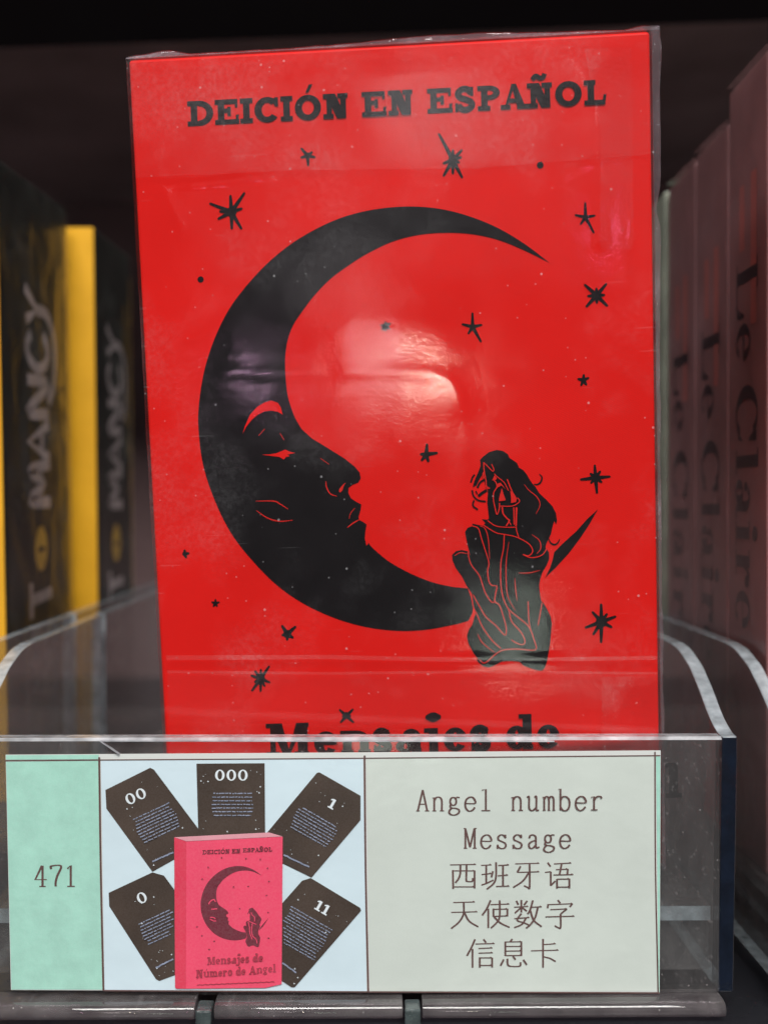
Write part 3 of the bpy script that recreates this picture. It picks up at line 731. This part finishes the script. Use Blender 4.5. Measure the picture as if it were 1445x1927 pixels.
for p, wd in (([(12, 1430.5), (690, 1426), (1241, 1421)], .15), ([(188, 1424), (191, 1640), (196, 1862)], .28), ([(686, 1421), (688, 1640), (693, 1865)], .26), ([(1231, 1414), (1232, 1640), (1237, 1866)], .2), ([(196, 1862.5), (693, 1865), (1240, 1867)], .2)):
    pr.stroke(p, wd, 3)
pr.build('rule_line', M['brown_ink'], label)
# thin serif lettering drawn with pen strokes
song = {
 'A': [[(.5, 1.03), (.12, 0)], [(.5, 1.03), (.85, 0)], [(.25, .33), (.72, .33)], [(0, 0), (.27, 0)], [(.67, 0), (1, 0)]],
 'n': [[(.03, .62), (.17, .66), (.17, 0)], [(.17, .5), (.35, .66), (.6, .66), (.75, .5), (.75, 0)], [(.03, 0), (.32, 0)], [(.6, 0), (.93, 0)]],
 'g': [[(.66, .46), (.6, .6), (.42, .66), (.24, .6), (.18, .46), (.24, .33), (.42, .27), (.6, .33), (.66, .46)], [(.6, .6), (.72, .67), (.92, .65)], [(.25, .32), (.18, .22), (.3, .14), (.62, .12), (.86, .04), (.84, -.1), (.6, -.2), (.3, -.2), (.1, -.1), (.15, .03), (.3, .13)]],
 'e': [[(.14, .36), (.88, .36), (.84, .55), (.68, .66), (.45, .66), (.22, .55), (.12, .33), (.2, .1), (.42, -.02), (.68, .02), (.88, .16)]],
 'l': [[(.2, 1.0), (.5, 1.05), (.5, 0)], [(.16, 0), (.84, 0)]],
 'u': [[(.03, .64), (.18, .66), (.18, .15), (.32, 0), (.52, .01), (.75, .15)], [(.6, .64), (.75, .66), (.75, .03), (.95, .01)]],
 'm': [[(0, .63), (.13, .66), (.13, 0)], [(.13, .52), (.25, .66), (.4, .66), (.49, .52), (.49, 0)], [(.49, .52), (.6, .66), (.76, .66), (.86, .52), (.86, 0)], [(.02, 0), (.25, 0)], [(.38, 0), (.6, 0)], [(.75, 0), (.98, 0)]],
 'b': [[(.02, 1.02), (.17, 1.05), (.17, 0)], [(.17, .5), (.35, .66), (.6, .66), (.8, .55), (.87, .33), (.8, .1), (.6, -.02), (.35, 0), (.17, .15)]],
 'r': [[(.1, .62), (.32, .66), (.32, 0)], [(.08, 0), (.6, 0)], [(.32, .45), (.45, .6), (.65, .67), (.85, .65), (.9, .56)]],
 'M': [[(.13, 1), (.13, 0)], [(.13, 1), (.49, .05)], [(.49, .05), (.83, 1)], [(.85, 1), (.85, 0)], [(0, 1), (.16, 1)], [(.82, 1), (1, 1)], [(0, 0), (.27, 0)], [(.7, 0), (1, 0)]],
 's': [[(.78, .68), (.78, .5)], [(.77, .55), (.6, .66), (.38, .66), (.22, .55), (.25, .42), (.5, .34), (.75, .25), (.82, .12), (.7, 0), (.45, -.02), (.25, .05), (.18, .16)], [(.18, .18), (.18, -.03)]],
 'a': [[(.2, .5), (.25, .62), (.45, .67), (.65, .6), (.7, .48), (.7, .1), (.78, 0), (.97, .06)], [(.7, .4), (.4, .33), (.18, .22), (.18, .06), (.32, -.02), (.5, .02), (.7, .16)]],
 '4': [[(.6, 1), (.08, .33), (.98, .33)], [(.65, 1), (.65, 0)], [(.4, 0), (.9, 0)]],
 '7': [[(.15, .84), (.15, .98), (.92, .98), (.62, .5), (.5, .2), (.5, 0)]],
 '1': [[(.25, .84), (.5, 1), (.5, 0)], [(.22, 0), (.82, 0)]]}
def pen(h, v): return lambda d: h+(v-h)*min(1, abs(d.y)*1.15)
def line(name, s, x0, adv, y0, slope, cap, par, cw=.82, wd=pen(.14, .27)):
    pr = L(.23)
    for i, ch in enumerate(s):
        if ch == ' ': continue
        ox = x0+adv*i
        for st in song[ch]:
            sm = 5 if len(st) > 3 else 0
            pr.stroke([(ox+a*adv*cw, y0+slope*(ox-x0+a*adv)-b*cap) for a, b in smooth_pts(st, sm or 1)] if sm else [(ox+a*adv*cw, y0+slope*(ox-x0+a*adv)-b*cap) for a, b in st], wd, 0)
    return pr.build(name, M['brown_ink'], par)
line('lettering', 'Angel number', 783, 29.6, 1525, -.007, 38, txc)
line('lettering', 'Message', 872, 29.6, 1595, -.004, 37, txc)
line('number_lettering', '471', 66, 28.3, 1667, -.005, 39, label, .85, pen(.15, .31))
zl = lambda x, y: (830+x/5.161, 1610+y/5.161)
cjk = {
 'character_west': [[(85, 85), (335, 80)], [(112, 135), (115, 318)], [(112, 142), (322, 142)], [(322, 138), (322, 312)], [(115, 297), (322, 297)], [(185, 85), (183, 170), (165, 220), (135, 258)], [(245, 83), (242, 225), (252, 243), (300, 243), (304, 212)]],
 'character_class': [[(385, 90), (485, 84)], [(435, 88), (435, 262)], [(390, 178), (485, 168)], [(388, 280), (430, 266), (505, 232)], [(500, 145), (485, 205)], [(530, 58), (530, 190), (510, 260), (440, 320)], [(550, 90), (655, 84)], [(597, 88), (597, 290)], [(545, 190), (645, 182)], [(530, 292), (658, 289)]],
 'character_tooth': [[(715, 75), (948, 69)], [(768, 98), (735, 157)], [(735, 157), (948, 151)], [(855, 75), (855, 300), (838, 302), (800, 286)], [(850, 155), (790, 240), (695, 304)]],
 'character_speech': [[(1030, 62), (1058, 102)], [(1005, 158), (1060, 150)], [(1060, 150), (1060, 288)], [(1060, 285), (1105, 240)], [(1090, 75), (1258, 66)], [(1165, 75), (1145, 180)], [(1110, 130), (1225, 125)], [(1225, 122), (1220, 180)], [(1085, 182), (1278, 177)], [(1120, 220), (1120, 312)], [(1120, 222), (1240, 220)], [(1240, 217), (1240, 310)], [(1120, 298), (1240, 298)]],
 'character_sky': [[(115, 450), (325, 444)], [(95, 545), (348, 539)], [(217, 450), (215, 560), (170, 640), (95, 702)], [(225, 550), (270, 630), (358, 685)]],
 'character_envoy': [[(478, 428), (440, 510), (395, 575)], [(455, 510), (455, 698)], [(475, 470), (658, 464)], [(565, 428), (565, 580), (540, 640), (480, 698)], [(505, 508), (505, 588)], [(505, 515), (640, 512)], [(640, 508), (640, 582)], [(505, 583), (640, 578)], [(510, 585), (570, 645), (662, 690)]],
 'character_count': [[(726, 433), (746, 472)], [(832, 433), (800, 476)], [(705, 495), (842, 488)], [(775, 425), (775, 545)], [(770, 500), (712, 552)], [(785, 500), (828, 532)], [(775, 555), (735, 620), (800, 645), (848, 667)], [(705, 605), (852, 594)], [(820, 600), (780, 660), (705, 692)], [(887, 428), (860, 520), (835, 560)], [(865, 495), (972, 489)], [(935, 493), (910, 590), (865, 660), (820, 697)], [(860, 520), (895, 620), (972, 682)]],
 'character_letter': [[(1128, 426), (1152, 457)], [(1036, 465), (1028, 505)], [(1035, 470), (1272, 461)], [(1270, 461), (1243, 492)], [(1055, 518), (1218, 511)], [(1216, 512), (1155, 560)], [(1155, 560), (1155, 690), (1132, 692), (1098, 674)], [(1008, 588), (1288, 581)]],
 'character_trust': [[(327, 806), (290, 890), (248, 967)], [(302, 900), (302, 1082)], [(408, 806), (434, 840)], [(330, 852), (515, 847)], [(360, 895), (494, 889)], [(360, 940), (498, 936)], [(372, 980), (372, 1080)], [(372, 985), (492, 985)], [(492, 982), (492, 1077)], [(372, 1058), (492, 1058)]],
 'character_breath': [[(687, 803), (668, 832)], [(620, 828), (620, 968)], [(620, 832), (775, 830)], [(775, 826), (775, 968)], [(620, 875), (775, 875)], [(620, 920), (775, 918)], [(620, 963), (775, 962)], [(605, 1000), (573, 1062)], [(640, 993), (643, 1045), (665, 1065), (758, 1065), (767, 1028)], [(693, 968), (718, 1003)], [(793, 1003), (828, 1052)]],
 'character_card': [[(985, 803), (985, 1082)], [(990, 858), (1108, 849)], [(868, 918), (1134, 911)], [(990, 975), (1050, 990), (1108, 1022)]]}
for nm, sts in cjk.items():
    pr = L(.23)
    for st in sts:
        pr.stroke([zl(*p) for p in st], pen(.145, .265), 4)
        a, b = st[-2], st[-1]
        if len(st) == 2 and abs(b[1]-a[1]) < 14 and b[0]-a[0] > 60:        # serif triangle at the end of a level stroke
            pr.poly([zl(*p) for p in ((b[0]+4, b[1]+4), (b[0]-14, b[1]-12), (b[0]-30, b[1]+3))])
    pr.build(nm, M['brown_ink'], txc)
# --- the picture of the deck and five cards
zp = lambda x, y: (180+x/2.779, 1400+y/2.779)
def zq(*p): return [zp(*q) for q in p]
cards = [('00', zq((55, 238), (288, 122), (308, 132), (548, 452), (548, 560), (430, 592), (300, 665), (60, 335)), (213, 270), -25, (322, 408), 9, 225),
         ('0', zq((72, 775), (300, 668), (360, 685), (430, 780), (430, 1200), (335, 1235), (318, 1225), (75, 845)), (245, 800), -25, (345, 948), 8, 215),
         ('1', zq((1158, 148), (1172, 146), (1385, 268), (1385, 395), (1130, 695), (960, 612), (890, 470)), (1240, 310), 30, (1142, 430), 8, 240),
         ('11', zq((1125, 697), (1383, 853), (1388, 868), (1042, 1268), (1025, 1268), (960, 1225), (960, 830), (978, 828), (1080, 712)), (1188, 852), 30, (1085, 985), 12, 250),
         ('000', zq((530, 100), (885, 98), (888, 480), (540, 480)), (712, 160), 0, (718, 312), 7, 215)]
rnd = random.Random(3)
for ci, (num, poly, nc, rot, tc_, rows, wid) in enumerate(cards):
    p = L(.24+ci*.01); p.poly(poly); cd_ = p.build('printed_card', M['card_ink'], pic)
    ca, sa = math.cos(R(rot)), math.sin(R(rot))
    def rot_at(c, x, y): return zp(c[0]+x*ca-y*sa, c[1]+x*sa+y*ca)
    p = L(.31)
    for i, ch in enumerate(num):
        ox = (i-(len(num)-1)/2)*(60 if ch == '0' else 42)
        if ch == '0':
            o_ = [rot_at(nc, ox+25*math.cos(a), 29*math.sin(a)) for a in [j*math.pi/10 for j in range(20)]]
            i_ = [rot_at(nc, ox+12*math.cos(a), 23*math.sin(a)) for a in [j*math.pi/10 for j in range(20)]]
            p.poly(o_+[o_[0]]+[i_[0]]+i_[::-1])
        else:
            for q in ([(-7, -26), (7, -26), (7, 26), (-7, 26)], [(-16, 20), (16, 20), (16, 27), (-16, 27)], [(-18, -20), (-7, -26), (-7, -16), (-18, -13)]):
                p.poly([rot_at(nc, ox+a, b) for a, b in q])
    inside = lambda x: x
    def hidden(pt): return pt[0] > 328 and pt[0] < 533 and pt[1] > 1566
    for k in range(26):                          # small stars
        while True:
            t_ = rnd.random(); q = poly[rnd.randrange(len(poly))]; q2 = poly[rnd.randrange(len(poly))]; c_ = zp(*tc_)
            x = c_[0]+((q[0]*t_+q2[0]*(1-t_))-c_[0])*.93*rnd.random()**.35; y = c_[1]+((q[1]*t_+q2[1]*(1-t_))-c_[1])*.93*rnd.random()**.35
            break
        dx, dy = x-c_[0], y-c_[1]
        if abs(dx) < wid/6.5 and abs(dy) < rows*5 or hidden((x, y)): continue
        r_ = rnd.choice((.7, .9, 1.2, 1.9))
        p.poly([(x-r_, y), (x-r_*.2, y-r_*.3), (x+.2*r_, y-r_*1.2), (x+r_*.3, y-.1*r_), (x+r_, y+.2*r_), (x+.1*r_, y+r_*.8)])
    p.build('card_lettering', M['white_ink'], cd_)
    p = L(.31)
    for r_ in range(rows):                       # rows of tiny print
        y = (r_-(rows-1)/2)*(16.5 if rows > 7 else 19)
        half = wid/2*(1-.25*abs((r_-(rows-1)/2)/rows)*2*rnd.random())
        x = -half
        while x < half:
            wl_ = rnd.uniform(6, 30)
            a, b = rot_at(tc_, x, y), rot_at(tc_, min(half, x+wl_), y)
            if not (hidden(a) or hidden(b)):
                n_ = max(2, int(wl_/5))
                pts = [(a[0]+(b[0]-a[0])*i/n_+rnd.uniform(-.3, .3), a[1]+(b[1]-a[1])*i/n_+rnd.uniform(-.5, .5)) for i in range(n_+1)]
                p.stroke(pts, .15, 0)
            x += wl_+rnd.uniform(3, 6)
    foot = {'00': [(300, 610), (410, 562)], '0': [(318, 1165), (410, 1118)], '1': [(985, 575), (1118, 640)], '11': [(978, 1140), (1050, 1190)]}.get(num)
    if foot:
        a, b = zp(*foot[0]), zp(*foot[1]); n_ = 14
        p.stroke([(a[0]+(b[0]-a[0])*i/n_, a[1]+(b[1]-a[1])*i/n_+rnd.uniform(-.6, .6)) for i in range(n_+1)], .22, 0)
    p.build('card_text', M['blue_ink'], cd_)
mini = {'front': [(352, 1582), (532.5, 1573), (530.5, 1852), (350.7, 1858.5)]}
p = L(.34); p.poly([(352, 1582), (532.5, 1573), (530.5, 1850), (500, 1857), (350.7, 1858.5)]); pb = p.build('printed_box', M['pink'], pic)
p = L(.34); p.poly([(329, 1574.3), (352, 1582), (351, 1858.5), (333, 1858.5), (330.7, 1856)]); p.build('printed_spine', M['pink_dark'], pb)
p = L(.34); p.poly([(329, 1574), (507, 1565), (532.5, 1572.5), (352, 1581.5)]); p.build('printed_top', M['pink_pale'], pb)
fq = mini['front']
def to_mini(px, py):                             # box-face pixel -> label pixel
    x, z = bx(px, py); u = (x+BW/2)/BW; v = 1-z/BH
    u = .06+.90*u; v = v*.985+.0
    a = (fq[0][0]+(fq[1][0]-fq[0][0])*u, fq[0][1]+(fq[1][1]-fq[0][1])*u); b = (fq[3][0]+(fq[2][0]-fq[3][0])*u, fq[3][1]+(fq[2][1]-fq[3][1])*u)
    return (a[0]+(b[0]-a[0])*v, a[1]+(b[1]-a[1])*v)
p = L(.37); p.poly([to_mini(*q) for q in moon_px]); pm = p.build('printed_moon', M['wine'], pb)
p = L(.41)
p.stroke([to_mini(*z4(*q)) for q in brow[1:9]], .16, 2); p.stroke([to_mini(*z4(*q)) for q in ((480, 490), (560, 490), (640, 480), (708, 478))], .16, 0)
p.stroke([to_mini(*z4(*q)) for q in ((440, 805), (560, 805), (660, 860))], .14, 2); p.stroke([to_mini(*z4(*q)) for q in ((445, 870), (600, 942), (690, 935))], .14, 2)
p.build('printed_face_line', M['pink'], pb)
p = L(.37); p.poly([to_mini(*z5(*q)) for q in head+body+front]); p.poly([to_mini(*z5(*q)) for q in [(1222, 555), (1000, 890), (822, 1075), (882, 930), (1060, 720)]])
p.build('printed_woman', M['wine'], pb)
p = L(.41)
for st in ([(515, 745), (490, 960), (490, 1120), (550, 1310), (700, 1440), (750, 1615)], [(320, 700), (390, 920), (400, 1100), (445, 1250), (530, 1450)], [(355, 672), (520, 745), (700, 815)], [(440, 300), (500, 420), (600, 500), (600, 690)]):
    p.stroke([to_mini(*z5(*q)) for q in st], .11, 2)
p.build('printed_dress_line', M['pink'], pb)
p = L(.37)
for ch, x0, x1 in title:
    y0 = 238-.0525*(x0-354)
    put(p, slab(ch, x1-x0, 47.0, 10, 8), lambda a, b, x0=x0, y0=y0: lx(*to_mini(x0+a-b*.03+10, y0+22-.0525*a-b)), .015)
for x, y in ((579, 293), (852, 301), (1016, 311), (436, 399), (1101, 409), (1122, 556), (378, 526), (726, 613), (889, 615), (802, 855), (1097, 715), (348, 1042), (406, 1135), (1120, 899), (1131, 1170), (541, 1193), (491, 1277)):
    c_ = to_mini(x, y)
    p.poly([(c_[0]+(2.6 if i % 2 else .7)*math.cos(i*math.pi/5), c_[1]+(2.6 if i % 2 else .7)*math.sin(i*math.pi/5)) for i in range(10)])
p.build('printed_title', M['wine'], pb)
p = L(.37)
def mini_line(s, x0, y0, x1, y1, cap):
    ws = {'M': 78, 'e': 44, 'n': 57, 's': 37, 'a': 48, 'j': 28, 'd': 51, 'N': 74, 'ú': 56, 'm': 84, 'r': 44, 'o': 48, 'A': 74, 'g': 50, 'l': 30, ' ': 24}
    tot = sum(ws[c]+6 for c in s); sx = (x1-x0)/tot; x = 0
    for c in s:
        if c != ' ':
            put(p, slab(c, ws[c]*sx, cap, 17*sx, cap*.16), lambda a, b, o_=x: lx(x0+o_+a, y0+(y1-y0)*(o_+a)/(x1-x0)-b), .07)
        x += (ws[c]+6)*sx
mini_line('Mensajes de', 391, 1814, 497, 1806, 15)
mini_line('Número de Angel', 370, 1838, 521, 1827, 15)
p.stroke([(372+i*5.2, 1851-i*.22+((-1)**i)*.6) for i in range(29)], .12, 0)
p.build('printed_subtitle', M['wine_soft'], pb)

# ------------------------------------------------------------------ decks in the neighbouring trays
def didone(ch):
    """High-contrast serif glyph in units of cap height: list of primitives, advance."""
    x = .66
    if ch == 'L': return [rc(.14, 0, .34, 1), rc(0, 0, .86, .05), rc(0, .95, .5, 1), pl((.62, 0), (.86, 0), (.88, .38), (.82, .36), (.74, .12))], .95
    if ch == 'C': return [ring(.46, .5, .46, .52, .22, .05, 40, 320), pl((.74, .96), (.88, .96), (.88, .62), (.82, .64), (.72, .86)), pl((.7, .1), (.8, .22), (.88, .34), (.84, .1))], .98
    if ch == 'l': return [rc(.1, 0, .29, 1.04), rc(0, 0, .4, .04), rc(0, 1.0, .2, 1.04)], .44
    if ch == 'i': return [rc(.1, 0, .29, x), rc(0, 0, .4, .04), rc(0, x-.04, .2, x), ('poly', [(.195+.12*math.cos(a), .9+.12*math.sin(a)) for a in [i*math.pi/8 for i in range(16)]])], .44
    if ch == 'e': return [ring(.3, x/2, .3, x/2+.01, .17, .04, 5, 315), rc(.14, .33, .58, .37)], .66
    if ch == 'a': return [rc(.36, .06, .53, .5), ring(.30, .46, .23, .21, .17, .04, 0, 140), ring(.22, .17, .2, .18, .15, .04), rc(.44, 0, .64, .05), ('poly', [(.14+.08*math.cos(a), .48+.08*math.sin(a)) for a in [i*math.pi/6 for i in range(12)]])], .66
    if ch == 'r': return [rc(.1, 0, .29, x), rc(0, 0, .42, .04), rc(0, x-.04, .2, x), ring(.42, .42, .16, .24, .06, .08, 60, 180), ('poly', [(.5+.1*math.cos(a), .55+.1*math.sin(a)) for a in [i*math.pi/6 for i in range(12)]])], .64
    return [], .3
SIDE = Matrix.Rotation(R(-90), 3, 'Z')
def mauve_box(d0, h, top_text, label, lean=0):
    base = W(62, d0, 0); base.z = 13.7
    t = empty('deck_box', frame(base, Matrix.Rotation(lean, 3, 'Y')))
    tag(t, label, 'card deck', 'mauve deck boxes')
    g = Geo(); g.box(0, 72, 0, 19.6, 0, h); g.build('carton', M['mauve'], t, bevel=.5)
    # side face x = 0: glyph up = towards the camera (-y), glyph right = down (-z)
    pr = Print(); cap = 10.6; pen_z = top_text
    def lay(prims, z0):
        fn = lambda a, b: (z0-a*cap, 15.2-b*cap)
        for q in prims:
            pts = q[1] if q[0] == 'poly' else q[1]+q[2][::-1]
            V = [Vector((*fn(*p), 0)) for p in pts]
            n = len(pr.v); lev = -.06-.003*(pr.k % 40); pr.k += 1
            pr.v += [(lev, v.y, v.x) for v in V]
            for tr in tessellate_polygon([V]): pr.f.append([n+i for i in tr])
    for ch in 'Le Claire':
        pm_, adv = didone(ch)
        lay(pm_, pen_z); pen_z -= adv*cap*1.02
    mesh('lettering', pr.v, pr.f, M['plum_ink'], t)
    pr = Print(); n = 0
    refl = []
    for y0, y1, z0, z1 in ((5.2, 8.0, top_text+14, top_text-11), (11.2, 13.8, top_text+13, top_text+2)):
        refl += [(-.05, y0, z0), (-.05, y1, z0), (-.05, y1, z1), (-.05, y0, z1)]
    mesh('film_reflection', refl, [(0, 1, 2, 3), (4, 5, 6, 7)], M['mauve_red'], t)  # red strips paint faint reflections in the film
    V2 = []; F2 = []
    nz, ny = 60, 12
    for j in range(nz+1):
        for i in range(ny+1):
            z = (h+.6)*j/nz; y = -.3+20.2*i/ny
            V2.append((-.45-.25*noise.noise((y*.3, z*.2, d0)), y, z))
    F2 = [[j*(ny+1)+i, (j+1)*(ny+1)+i, (j+1)*(ny+1)+i+1, j*(ny+1)+i+1] for j in range(nz) for i in range(ny)]
    k = len(V2); V2 += [(-.45, -.3, h+.6), (73, -.3, h+.6), (73, 19.9, h+.9), (-.45, 19.9, h+.9)]; F2.append([k, k+1, k+2, k+3])
    mesh('plastic_wrap', V2, F2, M['film_edge'], t, smooth=True)
    return t
ZF = ZC-13.7                                     # camera axis over the tray floor
mauve_box(178, ZF+71.5, ZF+40.5, 'mauve deck box with dark lettering, nearest the camera at right')
mauve_box(198.2, ZF+66.5, ZF+32.5, 'mauve deck box with dark lettering, second in the right-hand row')
mauve_box(218.4, ZF+66, ZF+31.5, 'mauve deck box with dark lettering, third in the right-hand row')
base = W(61.5, 239, 0); base.z = 13.7
t = empty('deck_box', frame(base)); tag(t, 'pale greenish deck box standing last in the right-hand row', 'card deck')
g = Geo(); g.box(0, 70, 0, 22, 0, ZF+66); g.build('carton', M['pale_card'], t, bevel=.5)
pr = Print(); V2 = []; F2 = []
for i in range(9):
    z = ZF+40-i*10-3*(i % 2); n = len(V2); y = 6+4*(i % 3)
    V2 += [(-.05, y, z), (-.05, y+5, z+.5), (-.05, y+4.5, z-5), (-.05, y+.5, z-4.5)]; F2.append((n, n+1, n+2, n+3))
mesh('dark_print', V2, F2, M['plum_ink'], t)

# black boxes with a yellow front: strokes on the right face (x = 0): reading upwards, letter tops towards the camera
caps = {'T': [[(0, 1), (.8, 1)], [(.4, 1), (.4, 0)]], 'M': [[(0, 0), (.12, 1), (.45, .3), (.78, 1), (.9, 0)]], 'A': [[(0, 0), (.4, 1), (.8, 0)], [(.18, .36), (.62, .36)]],
        'N': [[(0, 0), (.05, 1), (.7, 0), (.75, 1)]], 'C': [[(.75, .8), (.5, 1), (.2, .9), (0, .5), (.15, .1), (.5, 0), (.8, .2)]], 'Y': [[(0, 1), (.3, .5), (.7, 1.05)], [(.3, .5), (.25, 0), (-.3, -.35), (-1.3, -.3), (-1.8, 0)]],
        'R': [[(0, 0), (0, 1), (.5, 1), (.65, .75), (.5, .5), (0, .5)], [(.3, .5), (.7, 0)]]}
def black_box(X, d0, dep, label, lean):
    base = W(X, d0, 0); base.z = 13.7
    t = empty('deck_box', frame(base, Matrix.Rotation(lean, 3, 'X') @ Matrix.Rotation(R(.0), 3, 'Y')))
    tag(t, label, 'card deck', 'black and yellow deck boxes')
    h = ZF+66
    g = Geo(); g.box(-70, 0, .6, dep, 0, h); g.build('carton', M['black_card'], t, bevel=.6)
    g = Geo(); g.box(-70, .05, 0, .6, .2, h-.2); g.build('front_panel', M['yellow'], t)
    pr = Print(); cap = 15.0; org = (ZF-43.5, dep*.5+7.0)          # text start height, baseline depth
    V2, F2 = [], []
    def lay(pts, wd, z0):
        P = [Vector(p) for p in (smooth_pts(pts, 4) if len(pts) > 3 else pts)]
        P = [Vector((org[1]-p.y*cap, z0+p.x*cap*.62)) for p in P]
        n = len(V2); m = len(P); lv = .05+.003*len(F2) % .1
        for i, p in enumerate(P):
            d = (P[min(i+1, m-1)]-P[max(i-1, 0)]).normalized(); q = Vector((-d.y, d.x))*wd/2
            V2.extend([(lv, p.x+q.x, p.y+q.y), (lv, p.x-q.x, p.y-q.y)])
        for i in range(m-1): F2.append([n+2*i, n+2*i+2, n+2*i+3, n+2*i+1])
    z = org[0]
    for ch in 'ART': 
        for st in caps[ch]: lay(st, 2.4, z)
        z += 9.4
    ze = z+4.6; z += 14.2
    for ch in 'MANCY':
        for st in caps[ch]: lay(st, 2.5, z)
        z += 9.6
    mesh('lettering', V2, F2, M['grey_ink'], t)
    ey = [(.08, org[1]-7.2+4.6*math.cos(a), ze+4.8*math.sin(a)*(1 if abs(math.sin(a)) > .9 else .95)) for a in [i*math.pi/14 for i in range(28)]]
    e_ = mesh('eye_print', ey, [list(range(28))], M['eye_yellow'], t)
    mesh('pupil', [(.12, org[1]-10.5, ze-.25), (.12, org[1]-7.2, ze-.8), (.12, org[1]-3.9, ze-.2), (.12, org[1]-7.2, ze+.7)], [(0, 1, 2, 3)], M['black_card'], e_)
    V2.clear(); F2.clear()
    org = (0, dep)
    sw = [[(3, 108), (6, 100), (4, 90), (7, 82), (5, 70)], [(8, 110), (10, 98), (9, 88), (5, 78)], [(2, 112), (1, 100), (1.5, 84), (2, 66)], [(10, 84), (6, 76), (3, 70), (4, 60)]]
    for s_ in sw:
        P = smooth_pts([(dep-a, b) for a, b in s_], 5); n = len(V2); m = len(P)
        for a, b in P: V2.extend([(.05, a-.55, b), (.05, a+.55, b)])
        for i in range(m-1): F2.append([n+2*i, n+2*i+2, n+2*i+3, n+2*i+1])
    mesh('swirl_print', V2, F2, M['ochre'], t)
    V3 = []; nz, ny = 80, 26
    for j in range(nz+1):
        for i in range(ny+1):
            z = h*j/nz; y = dep*i/ny
            V3.append((.75+.5*noise.noise((y*.16, z*.12, d0))+.22*noise.noise((y*.5, z*.35, 4+d0)), y, z))
    mesh('plastic_wrap', V3, [[j*(ny+1)+i, j*(ny+1)+i+1, (j+1)*(ny+1)+i+1, (j+1)*(ny+1)+i] for j in range(nz) for i in range(ny)], M['film_crinkle'], t, smooth=True)
    mesh('yellow_reflection', [(.06, dep-3.2, .3), (.06, dep-.5, .3), (.06, dep-.5, h-6), (.06, dep-2.2, h-6)], [(0, 1, 2, 3)], M['ochre'], t)  # ochre strip paints the next box's yellow front reflected here
    return t
black_box(-71, 223, 50, 'black deck box with yellow front and eye print, nearest at left', R(3.2))
black_box(-66.0, 276, 42, 'black deck box with bright yellow front, second in the left-hand row', R(2.6))
